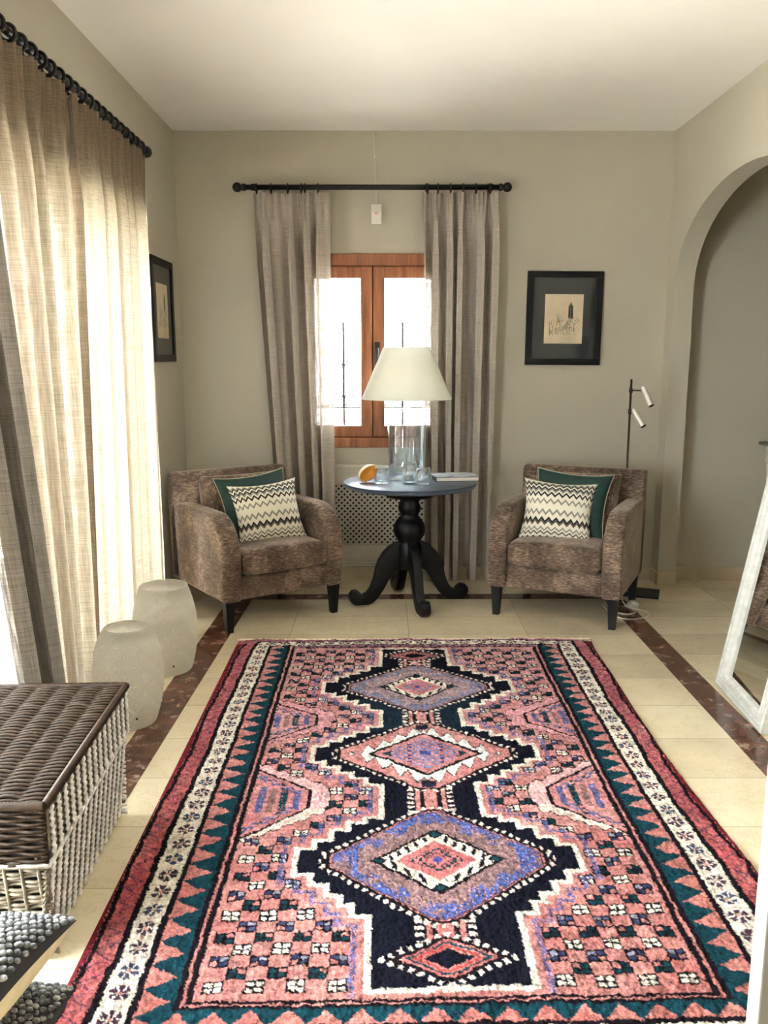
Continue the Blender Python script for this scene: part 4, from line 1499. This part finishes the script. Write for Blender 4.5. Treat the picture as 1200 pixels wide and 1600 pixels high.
def vase(loc, label, prof_o, rz):
    o = thing('pierced_vase', label, 'vase', loc, rz, group='white pierced vases')
    bm = bmesh.new()
    uvl = bm.loops.layers.uv.new('UVMap')
    # smooth outer profile
    zs = [p[1] for p in prof_o]
    rsx = [p[0] for p in prof_o]
    P = [(v.x, v.z) for v in smooth_path([(a, 0, b) for a, b in prof_o], 8)]
    inner = [(P[-1][0] - 0.003, P[-1][1] + 0.002), (P[-1][0] - 0.006, P[-1][1])] + [(r - 0.006, z) for r, z in reversed(P) if z > P[-1][1] - 0.035]
    n = 72
    def band(pr, uvs):
        R = [[bm.verts.new((r * math.cos(2 * PI * k / n), r * math.sin(2 * PI * k / n), z)) for k in range(n)] for r, z in pr]
        for a, (A, B) in enumerate(zip(R, R[1:])):
            for k in range(n):
                f = bm.faces.new((A[k], A[(k + 1) % n], B[(k + 1) % n], B[k]))
                f.smooth = True
                for lp, (kk, aa) in zip(f.loops, ((k, a), (k + 1, a), (k + 1, a + 1), (k, a + 1))):
                    lp[uvl].uv = (kk / n * 12, pr[aa][1] / 0.075)
    band([(0.001, 0.0)] + P + inner, True)
    # pierced almond openings in a diamond grid
    def rad(z):
        for (r0, z0), (r1, z1) in zip(P, P[1:]):
            if z0 <= z <= z1:
                return r0 + (r1 - r0) * (z - z0) / (z1 - z0 + 1e-9)
        return P[-1][0]
    for row in range(1, 11):
        z = 0.0375 * row + 0.005
        if z > zs[-1] - 0.03:
            break
        for k in range(12):
            a = 2 * PI * (k + 0.5 * (row % 2)) / 12
            r = rad(z)
            M = Matrix.Rotation(a, 4, 'Z') @ Matrix.Translation((r, 0, z))
            up = (row % 2 == 0)
            ellipsoid(bm, (0, 0, 0), (0.0016, 0.0035 if up else 0.009, 0.009 if up else 0.0035), mi=1, u=8, v=6, M=M)
    mesh_obj('body', bm, [M_vase, M_hole], o)
    bm = bmesh.new()
    ellipsoid(bm, (rad(0.055) - 0.0005, 0, 0.055), (0.003, 0.004, 0.006), u=8, v=6, M=Matrix.Rotation(d2(-62) - rz, 4, 'Z'))
    mesh_obj('cord_hole', bm, M_void, o)['label'] = 'small dark cord hole'
    return o


vase((-1.005, 3.185, 0), 'white pierced ceramic vase next to the wicker trunk, the nearer of the two', [(0.092, 0.0), (0.104, 0.02), (0.127, 0.11), (0.136, 0.20), (0.128, 0.29), (0.108, 0.355), (0.088, 0.388), (0.084, 0.392)], 0.2)
vase((-1.008, 3.765, 0), 'white pierced ceramic vase beside the armchair, the farther and wider of the two', [(0.108, 0.0), (0.120, 0.02), (0.139, 0.11), (0.146, 0.20), (0.140, 0.28), (0.124, 0.35), (0.110, 0.395), (0.106, 0.402)], 0.5)

# ------------------------------------------------------------------ leaning mirror
mr = thing('leaning_mirror', 'tall white framed mirror leaning against the right wall by the arch', 'mirror', (1.484, 3.312, 0.004), rot=(0, d2(9.6), d2(-3.3)))
MW, MH = 0.262, 1.70
M_mframe = plain('distressed_white_paint', (186, 187, 181), 0.5, noise=0.07, scale=30, bump=0.2)
# moulding cross-section: (offset from outer edge, x towards the room is negative)
sec = [(0.0, 0.0), (0.0, -0.030), (0.006, -0.036), (0.016, -0.036), (0.020, -0.028), (0.030, -0.028), (0.034, -0.036), (0.044, -0.038), (0.052, -0.026), (0.066, -0.022), (0.074, -0.012), (0.074, 0.0)]
bm = bmesh.new()
loops = []
for off, xx in sec:
    loops.append([bm.verts.new((xx, sy * (MW - off), (off if lowz else MH - off))) for sy, lowz in ((-1, True), (1, True), (1, False), (-1, False))])
for A, B in zip(loops, loops[1:] + loops[:1]):
    for k in range(4):
        bm.faces.new((A[k], A[(k + 1) % 4], B[(k + 1) % 4], B[k]))
mesh_obj('frame', bm, M_mframe, mr)
bm = bmesh.new()
box(bm, (-0.012, -MW + 0.072, 0.072), (-0.006, MW - 0.072, MH - 0.072))
mesh_obj('mirror_glass', bm, plain('silvered_glass', (225, 226, 222), 0.015, 1.0, noise=0.0), mr)
bm = bmesh.new()
box(bm, (-0.006, -MW + 0.004, 0.004), (0.010, MW - 0.004, MH - 0.004))
mesh_obj('backing', bm, plain('brown_backing', (96, 78, 58), 0.8), mr)

# console table in the hall
ct = thing('console_table', 'white console table with grey top in the hall beyond the arch', 'console table', (2.93, 5.20, 0))
bm = bmesh.new()
box(bm, (-0.56, -0.19, 0.885), (0.56, 0.18, 0.905), bevel=0.006)
mesh_obj('top', bm, plain('grey_green_top', (96, 98, 86), 0.4), ct)
bm = bmesh.new()
prism(bm, [(-0.52, 0.885), (-0.52, 0.78), (-0.45, 0.80), (-0.3, 0.83), (0, 0.84), (0.3, 0.83), (0.45, 0.80), (0.52, 0.78), (0.52, 0.885)], 'y', -0.16, 0.15)
mesh_obj('apron', bm, M_cover, ct)
for sx in (-1, 1):
    for yy in (-0.13, 0.12):
        bm = bmesh.new()
        tube(bm, [(sx * 0.49, yy, 0), (sx * 0.495, yy, 0.3), (sx * 0.49, yy, 0.62), (sx * 0.495, yy, 0.80)], [0.014, 0.018, 0.024, 0.03], 12)
        mesh_obj('leg', bm, M_cover, ct)

# ------------------------------------------------------------------ wicker trunk
M_wickd = plain('dark_varnished_wicker', (44, 31, 19), 0.5, noise=0.3, scale=60, **{'Specular IOR Level': 0.18})
M_wicklit = plain('lit_washed_wicker', (226, 224, 220), 0.45, noise=0.15, scale=60)  # washed wicker, whitened to paint in the light on the right side
tk = thing('wicker_trunk', 'grey wicker trunk with dark woven lid below the wide curtains', 'trunk', (-1.006, 2.12, 0), d2(2.4))


def weave_panel(bm, O, U, Vv, Nn, lu, lv, stake, row, r, mi=0, over=0.006, jit=0.25, rr=random.Random(2), pair=2):
    """weft strands running along U, woven over and under stakes that run along V"""
    nrow = int(lv / row)
    nseg = max(4, int(lu / stake * 4))
    for j in range(nrow + 1):
        vv = (j + 0.5) * lv / (nrow + 1)
        pts = []
        alt = (j // pair) % 2
        dz = rr.gauss(0, r * jit)
        for i in range(nseg + 1):
            uu = lu * i / nseg
            pts.append(O + U * uu + Vv * (vv + dz * math.sin(uu * 40 + j)) + Nn * (over * math.sin(PI * uu / stake + PI * alt) + r))
        tube(bm, pts, r, 5, mi)


def twill(bm, O, U, Vv, Nn, lu, lv, stake, row, r, mi=0, rr=random.Random(4)):
    """short slanted strands from stake to stake"""
    ns = int(lu / stake)
    w = lu / (ns + 1)
    for i in range(-1, ns + 1):
        u0, u1 = max(0.0, (i + 0.5) * w), min(lu, (i + 1.5) * w)
        n = int((lv - 0.02) / row)
        for j in range(n):
            v0 = row * j + rr.gauss(0, 0.001)
            A, B = O + U * u0 + Vv * (v0 + 0.018), O + U * u1 + Vv * v0
            mid = (A + B) / 2 + Nn * 0.004
            tube(bm, [A, A * 0.6 + mid * 0.4 + Nn * 0.002, mid, B * 0.6 + mid * 0.4 + Nn * 0.002, B], r, 5, mi)


def stakes(bm, O, U, Vv, Nn, lu, lv, stake, r, mi=0, twist=0.0, slant=0.0):
    ns = int(lu / stake)
    for i in range(ns + 1):
        uu = (i + 0.5) * lu / (ns + 1)
        p = []
        nk = int(lv / 0.008) if twist else 2
        for k in range(nk + 1):
            t = k / nk
            w = twist * (1 if k % 2 else -1)
            p.append(O + U * (uu + slant * t + w) + Vv * (lv * t) + Nn * (r + (twist * 0.8 if k % 2 else 0)))
        tube(bm, p, r, 5, mi)


X = Vector((1, 0, 0)); Y = Vector((0, 1, 0)); Z = Vector((0, 0, 1))
# local frame of the trunk: lid right edge x = +0.225, near y = -0.345, far y = +0.37
LXR, LYN, LYF, LXL, LT, LB = 0.222, -0.350, 0.365, -0.235, 0.425, 0.272
bm = bmesh.new()
box(bm, (LXL + 0.06, LYN + 0.08, 0.02), (LXR - 0.066, LYF - 0.045, LB + 0.06))
for f in list(bm.faces):
    f.material_index = 1
# body sides, slightly tapered to the floor
def side(bm, P0, P1, zlo, zhi, inset, mi, stake, row, r, tw):
    U = (P1 - P0)
    lu = U.length
    U.normalize()
    Nn = U.cross(Z)
    down = (Vector((0, 0, zlo - zhi)) - Nn * inset)
    lv = down.length
    down.normalize()
    if tw:
        twill(bm, P0 + Z * zhi, U, down, Nn, lu, lv, stake, row, r * 0.8, 2)
        stakes(bm, P0 + Z * zhi + Nn * 0.003, U, down, Nn, lu, lv, stake, r * 1.25, mi, tw)
    else:
        weave_panel(bm, P0 + Z * zhi, U, down, Nn, lu, lv, stake, row, r, mi)
        stakes(bm, P0 + Z * zhi + Nn * 0.004, U, down, Nn, lu, lv, stake, r * 0.95, mi, tw)
cr = [Vector((LXL + 0.012, LYN + 0.02, 0)), Vector((LXR - 0.012, LYN + 0.02, 0)), Vector((LXR - 0.012, LYF - 0.005, 0)), Vector((LXL + 0.012, LYF - 0.005, 0))]
side(bm, cr[0], cr[1], 0.004, LB + 0.02, 0.045, 2, 0.042, 0.0115, 0.0048, 0.0)
side(bm, cr[1], cr[2], 0.004, LB + 0.02, 0.035, 0, 0.050, 0.0150, 0.0050, 0.003)
side(bm, cr[2], cr[3], 0.004, LB + 0.02, 0.02, 0, 0.043, 0.014, 0.0048, 0.0)
# braided foot
for dz in (0.006, 0.017):
    tube(bm, [(LXL + 0.03, LYN + 0.06, dz), (LXR - 0.048, LYN + 0.06, dz), (LXR - 0.046, LYF - 0.03, dz)], 0.0065, 6)
mesh_obj('body', bm, [M_wicklit, M_void, plain('shaded_olive_wicker', (118, 110, 92), 0.5, noise=0.2, scale=60)], tk)  # olive tone paints in the shade of the front and the recessed strands
# lid
bm = bmesh.new()
box(bm, (LXL + 0.01, LYN + 0.012, LB + 0.01), (LXR - 0.012, LYF - 0.012, LT - 0.006), mi=1)
weave_panel(bm, Vector((LXL, LYN, LT - 0.006)), X, Y, Z, LXR - LXL, LYF - LYN, 0.066, 0.0098, 0.0046, 0, over=0.0055, pair=1, jit=0.35)
weave_panel(bm, Vector((LXL, LYN + 0.008, LT - 0.006)), X, Z * -1, Y * -1, LXR - LXL, LT - LB - 0.006, 0.05, 0.0095, 0.0046, 0, over=0.005, pair=1)
lid = mesh_obj('lid', bm, [M_wickd, M_void], tk)
bm = bmesh.new()
P0, P1 = Vector((LXR - 0.006, LYN + 0.004, LT - 0.012)), Vector((LXR - 0.006, LYF, LT - 0.012))
twill(bm, P0, Y, Z * -1, X, LYF - LYN, LT - LB - 0.02, 0.050, 0.0150, 0.0040, 1)
stakes(bm, P0 + X * 0.003, Y, Z * -1, X, LYF - LYN, LT - LB - 0.02, 0.050, 0.0064, 0, 0.003)
tube(bm, [(LXR, LYN, LB + 0.002), (LXR, LYF, LB + 0.002)], 0.006, 6)
tube(bm, [(LXL, LYN, LB + 0.002), (LXR, LYN, LB + 0.002)], 0.006, 6)
mesh_obj('lid_side', bm, [M_wicklit, bpy.data.materials['shaded_olive_wicker']], lid)['label'] = 'woven lid side, coloured pale as if lit'  # lid wicker with the bright side light put into its colour
# rolled rim of the lid: a wrapped cord
bm = bmesh.new()
for a, b in (((LXR + 0.002, LYN - 0.004, LT), (LXR + 0.002, LYF + 0.004, LT)), ((LXL, LYN - 0.004, LT), (LXR + 0.002, LYN - 0.004, LT)), ((LXL, LYF + 0.004, LT), (LXR + 0.002, LYF + 0.004, LT))):
    a, b = Vector(a), Vector(b)
    nn = int((b - a).length / 0.004)
    tube(bm, [a + (b - a) * (i / nn) for i in range(nn + 1)], [0.0115 if i % 2 else 0.0095 for i in range(nn + 1)], 8)
mesh_obj('rim', bm, M_wickd, lid)

# ------------------------------------------------------------------ pebble-knit cushions on the floor
_b = NB('pebble_knit')
_n1 = _b.noise(_b.coord('Object'), 70, 2)
M_peb = _b.pbr(_b.ramp(_n1, [(0.35, (66, 68, 72)), (0.5, (112, 114, 116)), (0.66, (170, 170, 168))]), 0.85)
M_pebgap = plain('knit_gap_shade', (40, 41, 44), 0.9)  # dark cover paints in the shade of the gaps between pebbles
M_back = plain('cream_cotton_back', (206, 194, 164), 0.85, noise=0.05, scale=20)


def pebble_cushion(loc, rot, label, seed):
    o = thing('pebble_cushion', label, 'cushion', loc, rot=rot, group='pebble knit cushions on the floor')
    rr = random.Random(seed)
    bm = cushion_grid(0.46, 0.46, 0.20, 22, pinch=0.05, ex=0.5)
    mesh_obj('cover', bm, [M_pebgap, M_back], o, smooth=True)
    bm = bmesh.new()
    w, d, t = 0.46, 0.46, 0.20
    N = 31
    proto = None
    for i in range(N):
        for j in range(N):
            a, b2 = -1 + 2 * (i + 0.5 + 0.5 * (j % 2)) / N, -1 + 2 * (j + 0.5) / N
            if abs(a) > 0.985:
                continue
            x = a * w / 2 * (1 - 0.05 * (1 - b2 * b2) * a * a)
            y = b2 * d / 2 * (1 - 0.05 * (1 - a * a) * b2 * b2)
            z = t / 2 * max(0, (1 - a * a) * (1 - b2 * b2)) ** 0.5
            s = rr.uniform(0.85, 1.15)
            ellipsoid(bm, (x + rr.gauss(0, 0.0012), y + rr.gauss(0, 0.0012), z + 0.001), (0.0088 * s, 0.0062 * s, 0.0058), u=7, v=5)
    n_ = mesh_obj('pebbles', bm, M_peb, o)
    n_['kind'] = 'stuff'
    return o


pebble_cushion((-0.878, 1.352, 0.108), (d2(3), d2(0), d2(0)), 'grey pebble knit cushion with cream back on the floor, lower of the two', 1)
pebble_cushion((-0.868, 1.352, 0.288), (d2(-12), d2(-10), d2(0)), 'grey pebble knit cushion with cream back, upper of the two by the trunk', 2)
